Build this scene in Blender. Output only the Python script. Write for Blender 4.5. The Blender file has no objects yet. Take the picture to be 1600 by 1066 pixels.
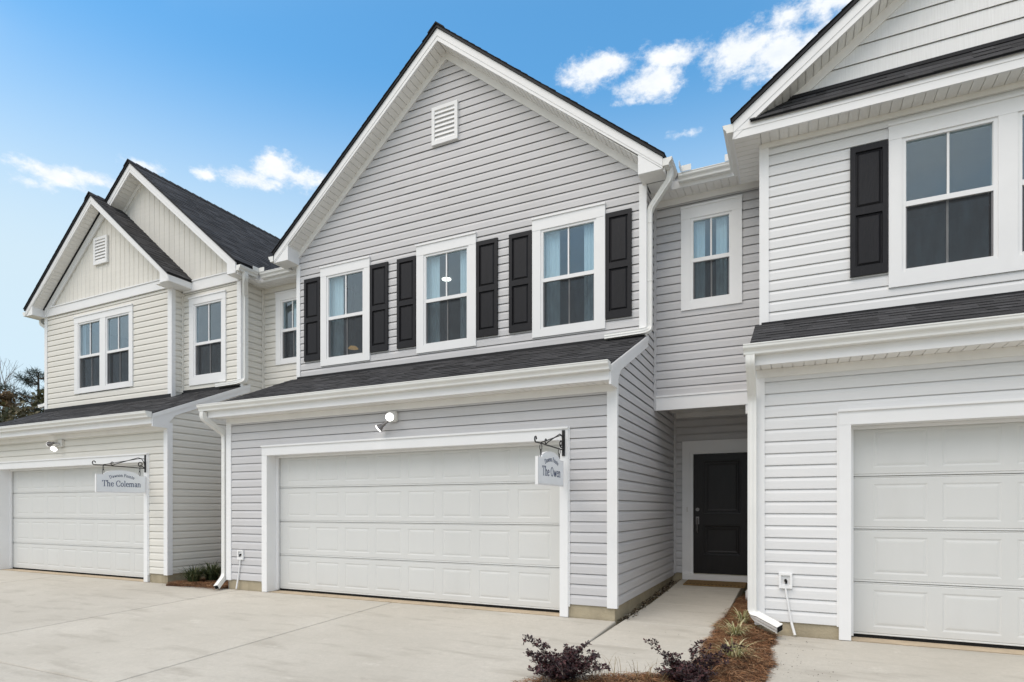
import bpy, math, random
from mathutils import Vector, Matrix
R = math.radians
random.seed(7)
scene = bpy.context.scene
C = bpy.data.collections.new("street")
scene.collection.children.link(C)

# ------------------------------------------------------------------ camera
cam_d = bpy.data.cameras.new("camera")
cam = bpy.data.objects.new("camera", cam_d)
scene.collection.objects.link(cam)
scene.camera = cam
cam_d.sensor_width = 36.0
cam_d.sensor_fit = 'HORIZONTAL'
cam_d.lens = 36.0 * 926.0 / 1600.0
cam_d.shift_y = (794.4 - 533.0) / 1600.0
cam_d.clip_start = 0.05
cam_d.clip_end = 3000
cam.location = (0, 0, 1.31)
cam.rotation_euler = (R(90), 0, math.atan(440 / 926.0))

# ------------------------------------------------------------------ light
SUN_EL, SUN_AZ = 60.0, 205.0          # azimuth clockwise from +Y
EXPOSURE = 0.71
SKY_STRENGTH = 0.15
sun_d = bpy.data.lights.new("sun", 'SUN')
sun = bpy.data.objects.new("sun", sun_d)
scene.collection.objects.link(sun)
sun_d.energy = 1.5
sun_d.angle = R(60)
sun_d.color = (1.0, 0.865, 0.69)
_sd = Vector((math.sin(R(SUN_AZ)) * math.cos(R(SUN_EL)), math.cos(R(SUN_AZ)) * math.cos(R(SUN_EL)), math.sin(R(SUN_EL))))
sun.rotation_euler = _sd.to_track_quat('Z', 'Y').to_euler()

scene.view_settings.view_transform = 'Standard'
scene.view_settings.look = 'None'
scene.view_settings.gamma = 1.0
scene.view_settings.exposure = EXPOSURE
scene.view_settings.use_curve_mapping = False
scene.cycles.max_bounces = 8
scene.cycles.diffuse_bounces = 6
scene.cycles.transparent_max_bounces = 16
scene.cycles.use_denoising = True
scene.cycles.sample_clamp_indirect = 6.0

world = bpy.data.worlds.new("World")
scene.world = world
world.use_nodes = True


class NT:
    """small helper around a node tree"""
    def __init__(self, tree):
        self.t = tree
        self.t.nodes.clear()

    def n(self, kind, **kw):
        nd = self.t.nodes.new(kind)
        for k, v in kw.items():
            if k.startswith('_'):
                setattr(nd, k[1:], v)
        return nd

    def link(self, a, b):
        self.t.links.new(a, b)

    def val(self, sock, v):
        if hasattr(v, 'links') or isinstance(v, bpy.types.NodeSocket):
            self.link(v, sock)
        else:
            sock.default_value = v

    def math(self, op, a, b=0.0, c=None, clamp=False):
        nd = self.t.nodes.new('ShaderNodeMath')
        nd.operation = op
        nd.use_clamp = clamp
        self.val(nd.inputs[0], a)
        if op not in ('SQRT', 'ABSOLUTE', 'ARCSINE', 'SINE', 'COSINE', 'FRACT', 'FLOOR'):
            self.val(nd.inputs[1], b)
        if c is not None:
            self.val(nd.inputs[2], c)
        return nd.outputs[0]

    def mix(self, f, a, b, blend='MIX'):
        nd = self.t.nodes.new('ShaderNodeMix')
        nd.data_type = 'RGBA'
        nd.blend_type = blend
        self.val(nd.inputs[0], f)
        self.val(nd.inputs[6], a if not isinstance(a, tuple) else (*a, 1)[:4])
        self.val(nd.inputs[7], b if not isinstance(b, tuple) else (*b, 1)[:4])
        return nd.outputs[2]

    def noise(self, vec, scale, detail=3.0, rough=0.55, lac=2.0):
        nd = self.t.nodes.new('ShaderNodeTexNoise')
        if vec is not None:
            self.link(vec, nd.inputs['Vector'])
        nd.inputs['Scale'].default_value = scale
        nd.inputs['Detail'].default_value = detail
        nd.inputs['Roughness'].default_value = rough
        nd.inputs['Lacunarity'].default_value = lac
        return nd

    def mapping(self, vec, scale=(1, 1, 1), rot=(0, 0, 0), loc=(0, 0, 0)):
        nd = self.t.nodes.new('ShaderNodeMapping')
        self.link(vec, nd.inputs[0])
        nd.inputs['Location'].default_value = loc
        nd.inputs['Rotation'].default_value = rot
        nd.inputs['Scale'].default_value = scale
        return nd.outputs[0]

    def rng(self, v, a, b, c=0.0, d=1.0, smooth=False):
        nd = self.t.nodes.new('ShaderNodeMapRange')
        if smooth:
            nd.interpolation_type = 'SMOOTHSTEP'
        self.val(nd.inputs[0], v)
        for i, x in enumerate((a, b, c, d)):
            nd.inputs[1 + i].default_value = x
        return nd.outputs[0]


def build_world():
    w = NT(world.node_tree)
    sky = w.n('ShaderNodeTexSky', _sky_type='NISHITA', _sun_disc=False)
    sky.sun_elevation = R(SUN_EL)
    sky.sun_rotation = R(SUN_AZ)
    sky.air_density = 1.0
    sky.dust_density = 0.6
    sky.ozone_density = 1.0
    tc = w.n('ShaderNodeTexCoord')
    sep = w.n('ShaderNodeSeparateXYZ')
    w.link(tc.outputs['Generated'], sep.inputs[0])
    az = w.math('ARCTAN2', sep.outputs[0], sep.outputs[1])
    el = w.math('ARCSINE', sep.outputs[2])
    gv = w.mapping(tc.outputs['Generated'], (1, 1, 1.7))
    n1 = w.noise(gv, 8.0, 10.0, 0.68)
    n2 = w.noise(gv, 30.0, 8.0, 0.66)
    nz = w.math('SUBTRACT', n1.outputs[0], 0.5)
    nz2 = w.math('SUBTRACT', n2.outputs[0], 0.5)
    dens = None
    for (px, py, rx, ry, amp) in CLOUDS:
        a = (px - 800) / 926.0
        s_, c_ = math.sin(cam.rotation_euler.z), math.cos(cam.rotation_euler.z)
        dx, dy, dz = -s_ + a * c_, c_ + a * s_, (794.4 - py) / 926.0
        a0 = math.atan2(dx, dy)
        h0 = math.hypot(dx, dy)
        e0 = math.atan2(dz, h0)
        ra = rx / 926.0 / (1 + a * a)
        re = ry / 926.0 / h0 * math.cos(e0) ** 2
        u = w.math('MULTIPLY', w.math('SUBTRACT', az, a0), 1 / ra)
        v = w.math('MULTIPLY', w.math('SUBTRACT', el, e0), 1 / re)
        q = w.math('SQRT', w.math('ADD', w.math('MULTIPLY', u, u), w.math('MULTIPLY', v, v)))
        b = w.math('MULTIPLY', w.math('SUBTRACT', 1.0, q), amp)
        dens = b if dens is None else w.math('MAXIMUM', dens, b)
    dens = w.math('ADD', w.math('ADD', dens, 0.30), w.math('MULTIPLY', nz, 3.0))
    dens = w.math('ADD', dens, w.math('MULTIPLY', nz2, 2.0))
    # broken cloud added out of view to neutralise the blue skylight; view kept clear
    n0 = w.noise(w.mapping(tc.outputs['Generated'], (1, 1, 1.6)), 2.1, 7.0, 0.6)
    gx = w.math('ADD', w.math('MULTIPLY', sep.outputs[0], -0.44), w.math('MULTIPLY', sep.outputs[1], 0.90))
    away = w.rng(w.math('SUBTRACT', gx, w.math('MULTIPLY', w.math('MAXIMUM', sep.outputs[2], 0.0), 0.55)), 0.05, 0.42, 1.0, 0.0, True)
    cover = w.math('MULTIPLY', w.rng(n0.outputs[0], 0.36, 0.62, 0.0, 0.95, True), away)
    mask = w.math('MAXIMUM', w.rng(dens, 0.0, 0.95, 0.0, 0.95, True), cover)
    hv = w.rng(el, 0.30, 0.64, 1.0, 0.0, True)
    hs = w.n('ShaderNodeHueSaturation')
    w.link(sky.outputs[0], hs.inputs['Color'])
    hs.inputs['Hue'].default_value = SKY_HUE
    hs.inputs['Saturation'].default_value = SKY_SAT
    hs.inputs['Value'].default_value = SKY_VAL
    base = hs.outputs[0]
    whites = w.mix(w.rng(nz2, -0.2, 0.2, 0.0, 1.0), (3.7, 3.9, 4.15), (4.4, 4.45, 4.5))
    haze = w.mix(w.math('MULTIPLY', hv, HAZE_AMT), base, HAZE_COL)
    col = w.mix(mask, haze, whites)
    bg = w.n('ShaderNodeBackground')
    w.link(col, bg.inputs[0])
    bg.inputs[1].default_value = SKY_STRENGTH
    out = w.n('ShaderNodeOutputWorld')
    w.link(bg.outputs[0], out.inputs[0])


SKY_HUE, SKY_SAT, SKY_VAL = 0.486, 1.29, 1.06
HAZE_AMT, HAZE_COL = 0.95, (2.8, 3.45, 3.85)
# clouds of the sky in view: where on the sky dome (given through the photo's own lens), half-width, half-height
CLOUDS = [(945, 108, 62, 34, 1.1), (1010, 128, 60, 32, 1.15), (1045, 92, 46, 20, .8), (1160, 82, 62, 36, 1.1), (1220, 84, 60, 40, 1.15), (1275, 74, 60, 40, 1.0),
          (1235, 22, 50, 18, .8), (1290, 8, 55, 26, .9), (1068, 209, 16, 5, .35),
          (85, 274, 60, 14, .8), (150, 281, 50, 11, .7), (430, 262, 38, 26, 1.0), (395, 280, 70, 14, .8), (470, 278, 60, 13, .6),
          (318, 271, 22, 7, .6), (237, 262, 26, 9, .5), (40, 285, 40, 8, .4)]
build_world()

# ------------------------------------------------------------------ materials


def mat(name, base, rough=0.5, spec=0.5, var=0.03, nscale=6.0, bump=0.0, bscale=60.0, stretch=(1, 1, 1), metallic=0.0, rand=0.0,
        dirt=None, emit=None):
    m = bpy.data.materials.new(name)
    m.use_nodes = True
    t = NT(m.node_tree)
    out = t.n('ShaderNodeOutputMaterial')
    p = t.n('ShaderNodeBsdfPrincipled')
    t.link(p.outputs[0], out.inputs[0])
    p.inputs['Roughness'].default_value = rough
    p.inputs['Specular IOR Level'].default_value = spec
    p.inputs['Metallic'].default_value = metallic
    geo = t.n('ShaderNodeNewGeometry')
    vec = t.mapping(geo.outputs['Position'], stretch)
    lo = tuple(max(0, c * (1 - var)) for c in base)
    hi = tuple(c * (1 + var) for c in base)
    nz = t.noise(vec, nscale, 4.0)
    col = t.mix(t.rng(nz.outputs[0], 0.3, 0.7), lo, hi)
    if rand:
        oi = t.n('ShaderNodeObjectInfo')
        k = t.rng(oi.outputs['Random'], 0, 1, 1 - rand, 1 + rand)
        cb = t.n('ShaderNodeCombineXYZ')
        for i in range(3):
            t.link(k, cb.inputs[i])
        col = t.mix(1.0, col, cb.outputs[0], 'MULTIPLY')
    if dirt:
        dcol, dsc, amt = dirt
        dn = t.noise(t.mapping(geo.outputs['Position'], (1, 1, 0.35)), dsc, 6.0, 0.65)
        f = t.rng(dn.outputs[0], 0.52, 0.78, 0.0, amt, True)
        col = t.mix(f, col, dcol)
    t.link(col, p.inputs['Base Color'])
    if bump:
        bn = t.noise(vec, bscale, 3.0)
        b = t.n('ShaderNodeBump')
        b.inputs['Strength'].default_value = bump
        b.inputs['Distance'].default_value = 0.01
        t.link(bn.outputs[0], b.inputs['Height'])
        t.link(b.outputs[0], p.inputs['Normal'])
    if emit:
        p.inputs['Emission Color'].default_value = (*emit[0], 1)
        p.inputs['Emission Strength'].default_value = emit[1]
    return m


M = {}
GRAIN = (1.0, 1.0, 14.0)
M['gray'] = mat('grey vinyl', (0.555, 0.548, 0.553), 0.55, 0.35, 0.03, 1.6, 0.12, 9.0, GRAIN, rand=0.022, dirt=((0.45, 0.435, 0.415), 2.0, 0.2))
M['cream'] = mat('cream vinyl', (0.71, 0.688, 0.632), 0.55, 0.35, 0.025, 1.6, 0.12, 9.0, GRAIN, rand=0.02, dirt=((0.56, 0.52, 0.44), 2.0, 0.12))
M['white'] = mat('white vinyl', (0.725, 0.725, 0.725), 0.55, 0.35, 0.025, 1.6, 0.12, 9.0, GRAIN, rand=0.018, dirt=((0.62, 0.615, 0.6), 2.0, 0.12))
M['trim'] = mat('white trim', (0.80, 0.80, 0.80), 0.5, 0.4, 0.02, 3.0, dirt=((0.64, 0.63, 0.60), 2.4, 0.12))
M['gutter'] = mat('white aluminium', (0.76, 0.76, 0.735), 0.38, 0.5, 0.03, 3.0, dirt=((0.55, 0.54, 0.49), 3.0, 0.3))
M['soffit'] = mat('soffit vinyl', (0.80, 0.79, 0.765), 0.6, 0.3, 0.03, 4.0, rand=0.02, dirt=((0.62, 0.60, 0.55), 3.0, 0.2))
M['door'] = mat('garage door enamel', (0.635, 0.638, 0.622), 0.5, 0.35, 0.02, 2.0, 0.06, 160.0, (1, 1, .3), dirt=((0.47, 0.465, 0.44), 1.6, 0.16))
M['shutter'] = mat('black shutter plastic', (0.0072, 0.0066, 0.0086), 0.5, 0.3, 0.2, 5.0, 0.35, 26.0, (4, 4, .5))
M['frontdoor'] = mat('black door paint', (0.0088, 0.0066, 0.0064), 0.42, 0.36, 0.2, 5.0, 0.2, 26.0, (4, 4, .5))
M['iron'] = mat('wrought iron', (0.012, 0.012, 0.013), 0.5, 0.4, 0.2)
M['black'] = mat('black rubber', (0.01, 0.01, 0.01), 0.8, 0.2, 0.1)
M['found'] = mat('parged foundation', (0.40, 0.345, 0.245), 0.9, 0.2, 0.16, 4.0, 0.5, 40.0, dirt=((0.25, 0.20, 0.13), 3.0, 0.5))
M['flash'] = mat('black flashing', (0.012, 0.012, 0.014), 0.6, 0.3, 0.1)
M['sign'] = mat('sign face', (0.85, 0.87, 0.89), 0.55, 0.35, 0.02)
M['ink'] = mat('navy lettering', (0.055, 0.085, 0.19), 0.6, 0.3, 0.05)
M['lampwhite'] = mat('lamp housing', (0.66, 0.65, 0.62), 0.4, 0.4, 0.04)
M['bulb'] = mat('lit bulb', (0.9, 0.9, 0.9), 0.3, 0.5, 0.01, emit=((1.0, 0.98, 0.95), 2.2))
M['metal'] = mat('dark bulb cone', (0.22, 0.21, 0.21), 0.35, 0.5, 0.1, metallic=0.6)
M['room'] = mat('room paint', (0.26, 0.28, 0.30), 0.9, 0.2, 0.02)
M['roomceil'] = mat('room ceiling', (0.34, 0.36, 0.38), 0.9, 0.2, 0.02)
M['tan'] = mat('dusty sill concrete', (0.47, 0.385, 0.28), 0.9, 0.2, 0.12, 6.0, 0.2, 60.0)
M['mat'] = mat('coir mat', (0.23, 0.15, 0.07), 0.95, 0.1, 0.25, 40.0, 0.8, 300.0)
M['straw'] = None
M['bark'] = mat('grey bark', (0.16, 0.135, 0.12), 0.9, 0.2, 0.25, 8.0, 0.6, 20.0)
M['lampwood'] = mat('tan shade', (0.50, 0.30, 0.10), 0.6, 0.3, 0.05, emit=((1.0, 0.55, 0.18), 0.45))
M['downlight'] = mat('lit ceiling lamp', (0.9, 0.9, 0.85), 0.5, 0.3, 0.01, emit=((1.0, 0.93, 0.8), 3.0))


def mat_attr(name, rough=0.8, spec=0.25, bump=0.0, bscale=200.0, trans=0.0):
    """base colour from the mesh's own colour attribute (kinds of leaf, shingle tab)"""
    m = bpy.data.materials.new(name)
    m.use_nodes = True
    t = NT(m.node_tree)
    out = t.n('ShaderNodeOutputMaterial')
    p = t.n('ShaderNodeBsdfPrincipled')
    at = t.n('ShaderNodeAttribute')
    at.attribute_name = 'tint'
    geo = t.n('ShaderNodeNewGeometry')
    nz = t.noise(geo.outputs['Position'], bscale * 0.25, 3.0)
    f = t.rng(nz.outputs[0], 0.3, 0.7, 0.72, 1.28)
    cb = t.n('ShaderNodeCombineXYZ')
    for i in range(3):
        t.link(f, cb.inputs[i])
    t.link(t.mix(1.0, at.outputs['Color'], cb.outputs[0], 'MULTIPLY'), p.inputs['Base Color'])
    p.inputs['Roughness'].default_value = rough
    p.inputs['Specular IOR Level'].default_value = spec
    if trans:
        tr = t.n('ShaderNodeBsdfTranslucent')
        t.link(at.outputs['Color'], tr.inputs[0])
        mx = t.n('ShaderNodeMixShader')
        mx.inputs[0].default_value = trans
        t.link(p.outputs[0], mx.inputs[1])
        t.link(tr.outputs[0], mx.inputs[2])
        t.link(mx.outputs[0], out.inputs[0])
    else:
        t.link(p.outputs[0], out.inputs[0])
    if bump:
        b = t.n('ShaderNodeBump')
        b.inputs['Strength'].default_value = bump
        b.inputs['Distance'].default_value = 0.004
        bn = t.noise(geo.outputs['Position'], bscale, 2.0)
        t.link(bn.outputs[0], b.inputs['Height'])
        t.link(b.outputs[0], p.inputs['Normal'])
    return m


M['shingle'] = mat_attr('asphalt shingle', 0.9, 0.25, 0.7, 260.0)
M['leaf'] = mat_attr('leaf', 0.55, 0.35, 0, 60.0, 0.15)
M['needle'] = mat_attr('dry needle', 0.8, 0.2, 0, 60.0)


def mat_concrete():
    m = bpy.data.materials.new('broomed concrete')
    m.use_nodes = True
    t = NT(m.node_tree)
    out = t.n('ShaderNodeOutputMaterial')
    p = t.n('ShaderNodeBsdfPrincipled')
    t.link(p.outputs[0], out.inputs[0])
    geo = t.n('ShaderNodeNewGeometry')
    pos = geo.outputs['Position']
    a = t.noise(pos, 0.55, 6.0, 0.6)
    b = t.noise(t.mapping(pos, (0.7, 2.6, 1), (0, 0, R(28))), 1.6, 6.0, 0.62)
    c = t.noise(pos, 14.0, 5.0, 0.7)
    d = t.noise(pos, 120.0, 2.0, 0.6)
    col = t.mix(t.rng(a.outputs[0], 0.32, 0.68), (0.45, 0.424, 0.372), (0.555, 0.528, 0.472))
    col = t.mix(t.rng(b.outputs[0], 0.50, 0.72, 0, 0.72, True), col, (0.345, 0.32, 0.275))
    col = t.mix(t.rng(c.outputs[0], 0.35, 0.75, 0, 0.42), col, (0.40, 0.385, 0.345))
    col = t.mix(t.rng(d.outputs[0], 0.62, 0.8, 0, 0.35), col, (0.30, 0.28, 0.25))
    e = t.noise(pos, 38.0, 4.0, 0.75)
    col = t.mix(t.rng(e.outputs[0], 0.3, 0.7, 0.0, 0.34), col, (0.355, 0.332, 0.288))
    sp = t.noise(t.mapping(pos, (1, 1, 1), (0, 0, R(-20))), 3.2, 8.0, 0.72)
    col = t.mix(t.rng(sp.outputs[0], 0.60, 0.70, 0.0, 0.4, True), col, (0.31, 0.285, 0.245))
    col = t.mix(t.rng(sp.outputs[0], 0.30, 0.40, 0.4, 0.0, True), col, (0.60, 0.578, 0.525))
    oi = t.n('ShaderNodeObjectInfo')
    k = t.rng(oi.outputs['Random'], 0, 1, 0.965, 1.035)
    cb = t.n('ShaderNodeCombineXYZ')
    for i in range(3):
        t.link(k, cb.inputs[i])
    col = t.mix(1.0, col, cb.outputs[0], 'MULTIPLY')
    t.link(col, p.inputs['Base Color'])
    p.inputs['Roughness'].default_value = 0.9
    p.inputs['Specular IOR Level'].default_value = 0.25
    br = t.noise(t.mapping(pos, (90, 3, 1)), 2.0, 2.0)
    hh = t.math('ADD', t.math('MULTIPLY', br.outputs[0], 0.6), d.outputs[0])
    bp = t.n('ShaderNodeBump')
    bp.inputs['Strength'].default_value = 0.25
    bp.inputs['Distance'].default_value = 0.003
    t.link(hh, bp.inputs['Height'])
    t.link(bp.outputs[0], p.inputs['Normal'])
    return m


M['concrete'] = mat_concrete()


def mat_shake():
    m = bpy.data.materials.new('white shake panel')
    m.use_nodes = True
    t = NT(m.node_tree)
    out = t.n('ShaderNodeOutputMaterial')
    p = t.n('ShaderNodeBsdfPrincipled')
    t.link(p.outputs[0], out.inputs[0])
    geo = t.n('ShaderNodeNewGeometry')
    v = t.mapping(geo.outputs['Position'], (26, 1, 0.8))
    n = t.noise(v, 3.0, 5.0, 0.65)
    col = t.mix(t.rng(n.outputs[0], 0.35, 0.65), (0.70, 0.70, 0.69), (0.775, 0.775, 0.77))
    t.link(col, p.inputs['Base Color'])
    p.inputs['Roughness'].default_value = 0.6
    b = t.n('ShaderNodeBump')
    b.inputs['Strength'].default_value = 0.5
    b.inputs['Distance'].default_value = 0.006
    t.link(n.outputs[0], b.inputs['Height'])
    t.link(b.outputs[0], p.inputs['Normal'])
    return m


M['shake'] = mat_shake()


def mat_glass(name, tint, refl, wob=0.15):
    m = bpy.data.materials.new(name)
    m.use_nodes = True
    t = NT(m.node_tree)
    out = t.n('ShaderNodeOutputMaterial')
    tr = t.n('ShaderNodeBsdfTransparent')
    tr.inputs[0].default_value = (*tint, 1)
    gl = t.n('ShaderNodeBsdfGlossy')
    gl.inputs['Color'].default_value = (0.86, 0.95, 1, 1)
    gl.inputs['Roughness'].default_value = 0.015
    geo = t.n('ShaderNodeNewGeometry')
    # Schlick's reflectance, the same from both sides of the thin pane
    dt = t.n('ShaderNodeVectorMath')
    dt.operation = 'DOT_PRODUCT'
    t.link(geo.outputs['Normal'], dt.inputs[0])
    t.link(geo.outputs['Incoming'], dt.inputs[1])
    cs = t.math('ABSOLUTE', dt.outputs['Value'])
    sch = t.math('ADD', t.math('MULTIPLY', t.math('POWER', t.math('SUBTRACT', 1.0, cs), 5.0), 0.96), 0.04)
    n = t.noise(geo.outputs['Position'], 1.4, 1.0)
    b = t.n('ShaderNodeBump')
    b.inputs['Strength'].default_value = wob
    b.inputs['Distance'].default_value = 0.01
    t.link(n.outputs[0], b.inputs['Height'])
    t.link(b.outputs[0], gl.inputs['Normal'])
    f = t.math('MULTIPLY', sch, refl, clamp=True)
    mx = t.n('ShaderNodeMixShader')
    t.link(f, mx.inputs[0])
    t.link(tr.outputs[0], mx.inputs[1])
    t.link(gl.outputs[0], mx.inputs[2])
    t.link(mx.outputs[0], out.inputs[0])
    return m


M['glass'] = mat_glass('window glass', (0.88, 0.955, 0.985), 2.5)


def mat_screen():
    m = bpy.data.materials.new('insect screen')
    m.use_nodes = True
    t = NT(m.node_tree)
    out = t.n('ShaderNodeOutputMaterial')
    tr = t.n('ShaderNodeBsdfTransparent')
    df = t.n('ShaderNodeBsdfDiffuse')
    df.inputs[0].default_value = (0.06, 0.062, 0.066, 1)
    geo = t.n('ShaderNodeNewGeometry')
    n = t.noise(t.mapping(geo.outputs['Position'], (5, 1, 1.3)), 2.4, 3.0, 0.6)
    mx = t.n('ShaderNodeMixShader')
    t.link(t.rng(n.outputs[0], 0.3, 0.7, 0.52, 0.66), mx.inputs[0])
    t.link(tr.outputs[0], mx.inputs[1])
    t.link(df.outputs[0], mx.inputs[2])
    t.link(mx.outputs[0], out.inputs[0])
    return m


M['screen'] = mat_screen()


def mat_curtain():
    m = bpy.data.materials.new('sheer curtain')
    m.use_nodes = True
    t = NT(m.node_tree)
    out = t.n('ShaderNodeOutputMaterial')
    d = t.n('ShaderNodeBsdfDiffuse')
    d.inputs[0].default_value = (0.88, 0.92, 0.92, 1)
    tl = t.n('ShaderNodeBsdfTranslucent')
    tl.inputs[0].default_value = (0.88, 0.92, 0.92, 1)
    mx = t.n('ShaderNodeMixShader')
    mx.inputs[0].default_value = 0.3
    t.link(d.outputs[0], mx.inputs[1])
    t.link(tl.outputs[0], mx.inputs[2])
    t.link(mx.outputs[0], out.inputs[0])
    return m


M['curtain'] = mat_curtain()

# ------------------------------------------------------------------ mesh helpers
WL = {}


class MB:
    def __init__(self):
        self.v, self.f, self.c = [], [], []

    def quad(self, a, b, c, d, col=None):
        i = len(self.v)
        self.v += [a, b, c, d]
        self.f.append((i, i + 1, i + 2, i + 3))
        self.c.append(col)
        return self

    def poly(self, pts, col=None):
        i = len(self.v)
        self.v += list(pts)
        self.f.append(tuple(range(i, i + len(pts))))
        self.c.append(col)
        return self

    def box(self, x0, x1, y0, y1, z0, z1):
        i = len(self.v)
        self.v += [(x0, y0, z0), (x1, y0, z0), (x1, y1, z0), (x0, y1, z0), (x0, y0, z1), (x1, y0, z1), (x1, y1, z1), (x0, y1, z1)]
        for q in ((0, 3, 2, 1), (4, 5, 6, 7), (0, 1, 5, 4), (1, 2, 6, 5), (2, 3, 7, 6), (3, 0, 4, 7)):
            self.f.append(tuple(i + k for k in q))
            self.c.append(None)
        return self

    def prism(self, pts, off):
        """polygon pts extruded by vector off"""
        n = len(pts)
        i = len(self.v)
        o = Vector(off)
        self.v += [tuple(p) for p in pts] + [tuple(Vector(p) + o) for p in pts]
        self.f.append(tuple(range(i + n - 1, i - 1, -1)))
        self.f.append(tuple(range(i + n, i + 2 * n)))
        for k in range(n):
            j = (k + 1) % n
            self.f.append((i + k, i + j, i + n + j, i + n + k))
        self.c += [None] * (n + 2)
        return self

    def loft(self, rings, closed=True, caps=True):
        n = len(rings[0])
        i = len(self.v)
        for r in rings:
            self.v += [tuple(p) for p in r]
        for a in range(len(rings) - 1):
            for k in range(n if closed else n - 1):
                j = (k + 1) % n
                self.f.append((i + a * n + k, i + a * n + j, i + (a + 1) * n + j, i + (a + 1) * n + k))
                self.c.append(None)
        if caps and closed:
            self.f.append(tuple(range(i + n - 1, i - 1, -1)))
            self.f.append(tuple(i + (len(rings) - 1) * n + k for k in range(n)))
            self.c += [None, None]
        return self

    def tube(self, pts, r, seg=8, r2=None):
        pts = [Vector(p) for p in pts]
        rings = []
        for k, p in enumerate(pts):
            d = (pts[min(k + 1, len(pts) - 1)] - pts[max(k - 1, 0)]).normalized()
            up = Vector((0, 0, 1)) if abs(d.z) < 0.9 else Vector((1, 0, 0))
            a = d.cross(up).normalized()
            b = a.cross(d)
            rr = r if r2 is None else r + (r2 - r) * k / max(1, len(pts) - 1)
            rings.append([p + (a * math.cos(2 * math.pi * q / seg) + b * math.sin(2 * math.pi * q / seg)) * rr for q in range(seg)])
        return self.loft(rings)

    def build(self, name, material, parent=None, smooth=False, origin=None):
        me = bpy.data.meshes.new(name)
        if origin is None:
            xs = [p[0] for p in self.v]; ys = [p[1] for p in self.v]; zs = [p[2] for p in self.v]
            origin = ((min(xs) + max(xs)) / 2, (min(ys) + max(ys)) / 2, min(zs))
        ox, oy, oz = origin
        me.from_pydata([(p[0] - ox, p[1] - oy, p[2] - oz) for p in self.v], [], self.f)
        if any(c is not None for c in self.c):
            ca = me.color_attributes.new('tint', 'FLOAT_COLOR', 'CORNER')
            data = []
            for f, c in zip(self.f, self.c):
                c = c or (0.1, 0.1, 0.1)
                data += [c[0], c[1], c[2], 1.0] * len(f)
            ca.data.foreach_set('color', data)
        me.materials.append(material)
        if smooth:
            me.polygons.foreach_set('use_smooth', [True] * len(me.polygons))
        me.update()
        return link(name, me, origin, parent)


def link(name, me, origin, parent=None):
    o = bpy.data.objects.new(name, me)
    C.objects.link(o)
    p = WL.get(parent.name, (0, 0, 0)) if parent else (0, 0, 0)
    if parent:
        o.parent = parent
    o.location = (origin[0] - p[0], origin[1] - p[1], origin[2] - p[2])
    WL[o.name] = tuple(origin)
    return o


def tag(o, label=None, cat=None, group=None, kind=None):
    for k, v in (('label', label), ('category', cat), ('group', group), ('kind', kind)):
        if v:
            o[k] = v
    return o


def thing(name, label, cat, loc, group=None):
    o = bpy.data.objects.new(name, None)
    o.empty_display_size = 0.1
    C.objects.link(o)
    o.location = loc
    WL[o.name] = tuple(loc)
    return tag(o, label, cat, group)


def copy_tree(src, off, label=None):
    """copy a thing and its parts and sub-parts, moved by off"""
    def cp(o, parent):
        n = o.copy()
        C.objects.link(n)
        n.parent = parent
        w = WL[o.name]
        WL[n.name] = (w[0] + off[0], w[1] + off[1], w[2] + off[2])
        for ch in [c for c in C.objects if c.parent == o]:
            cp(ch, n)
        return n
    r = cp(src, None)
    r.location = WL[r.name]
    if label:
        r['label'] = label
    return r


def box(name, x0, x1, y0, y1, z0, z1, m, parent=None):
    return MB().box(x0, x1, y0, y1, z0, z1).build(name, m, parent)


def rect_sweep(mb, pts, w, d, side, tip=False):
    """corrugated rectangular pipe along pts; side = the direction of its w edge"""
    pts = [Vector(p) for p in pts]
    rings = []
    if tip:
        a, b = pts[-2], pts[-1]
        n = max(4, int((b - a).length / 0.016))
        pts = pts[:-1] + [a.lerp(b, i / n) for i in range(1, n + 1)]
        n0 = len(pts) - n
    base = []
    for s in range(5):
        base.append((-0.5 + s * 0.25, -0.5 + (0.05 if s in (1, 3) else 0)))
    for s in range(1, 5):
        base.append((0.5 - (0.05 if s in (1, 3) else 0), -0.5 + s * 0.25))
    for s in range(1, 5):
        base.append((0.5 - s * 0.25, 0.5 - (0.05 if s in (1, 3) else 0)))
    for s in range(1, 4):
        base.append((-0.5 + (0.05 if s in (1, 3) else 0), 0.5 - s * 0.25))
    for k, p in enumerate(pts):
        dr = (pts[min(k + 1, len(pts) - 1)] - pts[max(k - 1, 0)]).normalized()
        a = Vector(side)
        a = (a - dr * a.dot(dr)).normalized()
        b = dr.cross(a)
        q = 0.93 if tip and k >= n0 and (k - n0) % 2 == 0 and k < len(pts) - 2 else 1.0
        rings.append([p + a * (u * w * q) + b * (v * d * q) for u, v in base])
    mb.loft(rings)
    return mb


def bend(pts, n=5, r=0.08):
    """round the corners of a polyline"""
    P = [Vector(p) for p in pts]
    out = [P[0]]
    for k in range(1, len(P) - 1):
        a, b, c = P[k - 1], P[k], P[k + 1]
        ra = min(r, (a - b).length * 0.45, (c - b).length * 0.45)
        p0 = b + (a - b).normalized() * ra
        p2 = b + (c - b).normalized() * ra
        for i in range(n + 1):
            t = i / n
            out.append(p0 * (1 - t) ** 2 + b * 2 * t * (1 - t) + p2 * t * t)
    out.append(P[-1])
    return out


# ------------------------------------------------------------------ walls and siding
EXPO = 0.1245


def subtract(a, b, holes):
    segs = [(a, b)]
    for h0, h1 in holes:
        new = []
        for s0, s1 in segs:
            if h1 <= s0 or h0 >= s1:
                new.append((s0, s1))
            else:
                if h0 > s0:
                    new.append((s0, h0))
                if h1 < s1:
                    new.append((h1, s1))
        segs = new
    return [s for s in segs if s[1] - s[0] > 0.012]


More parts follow.
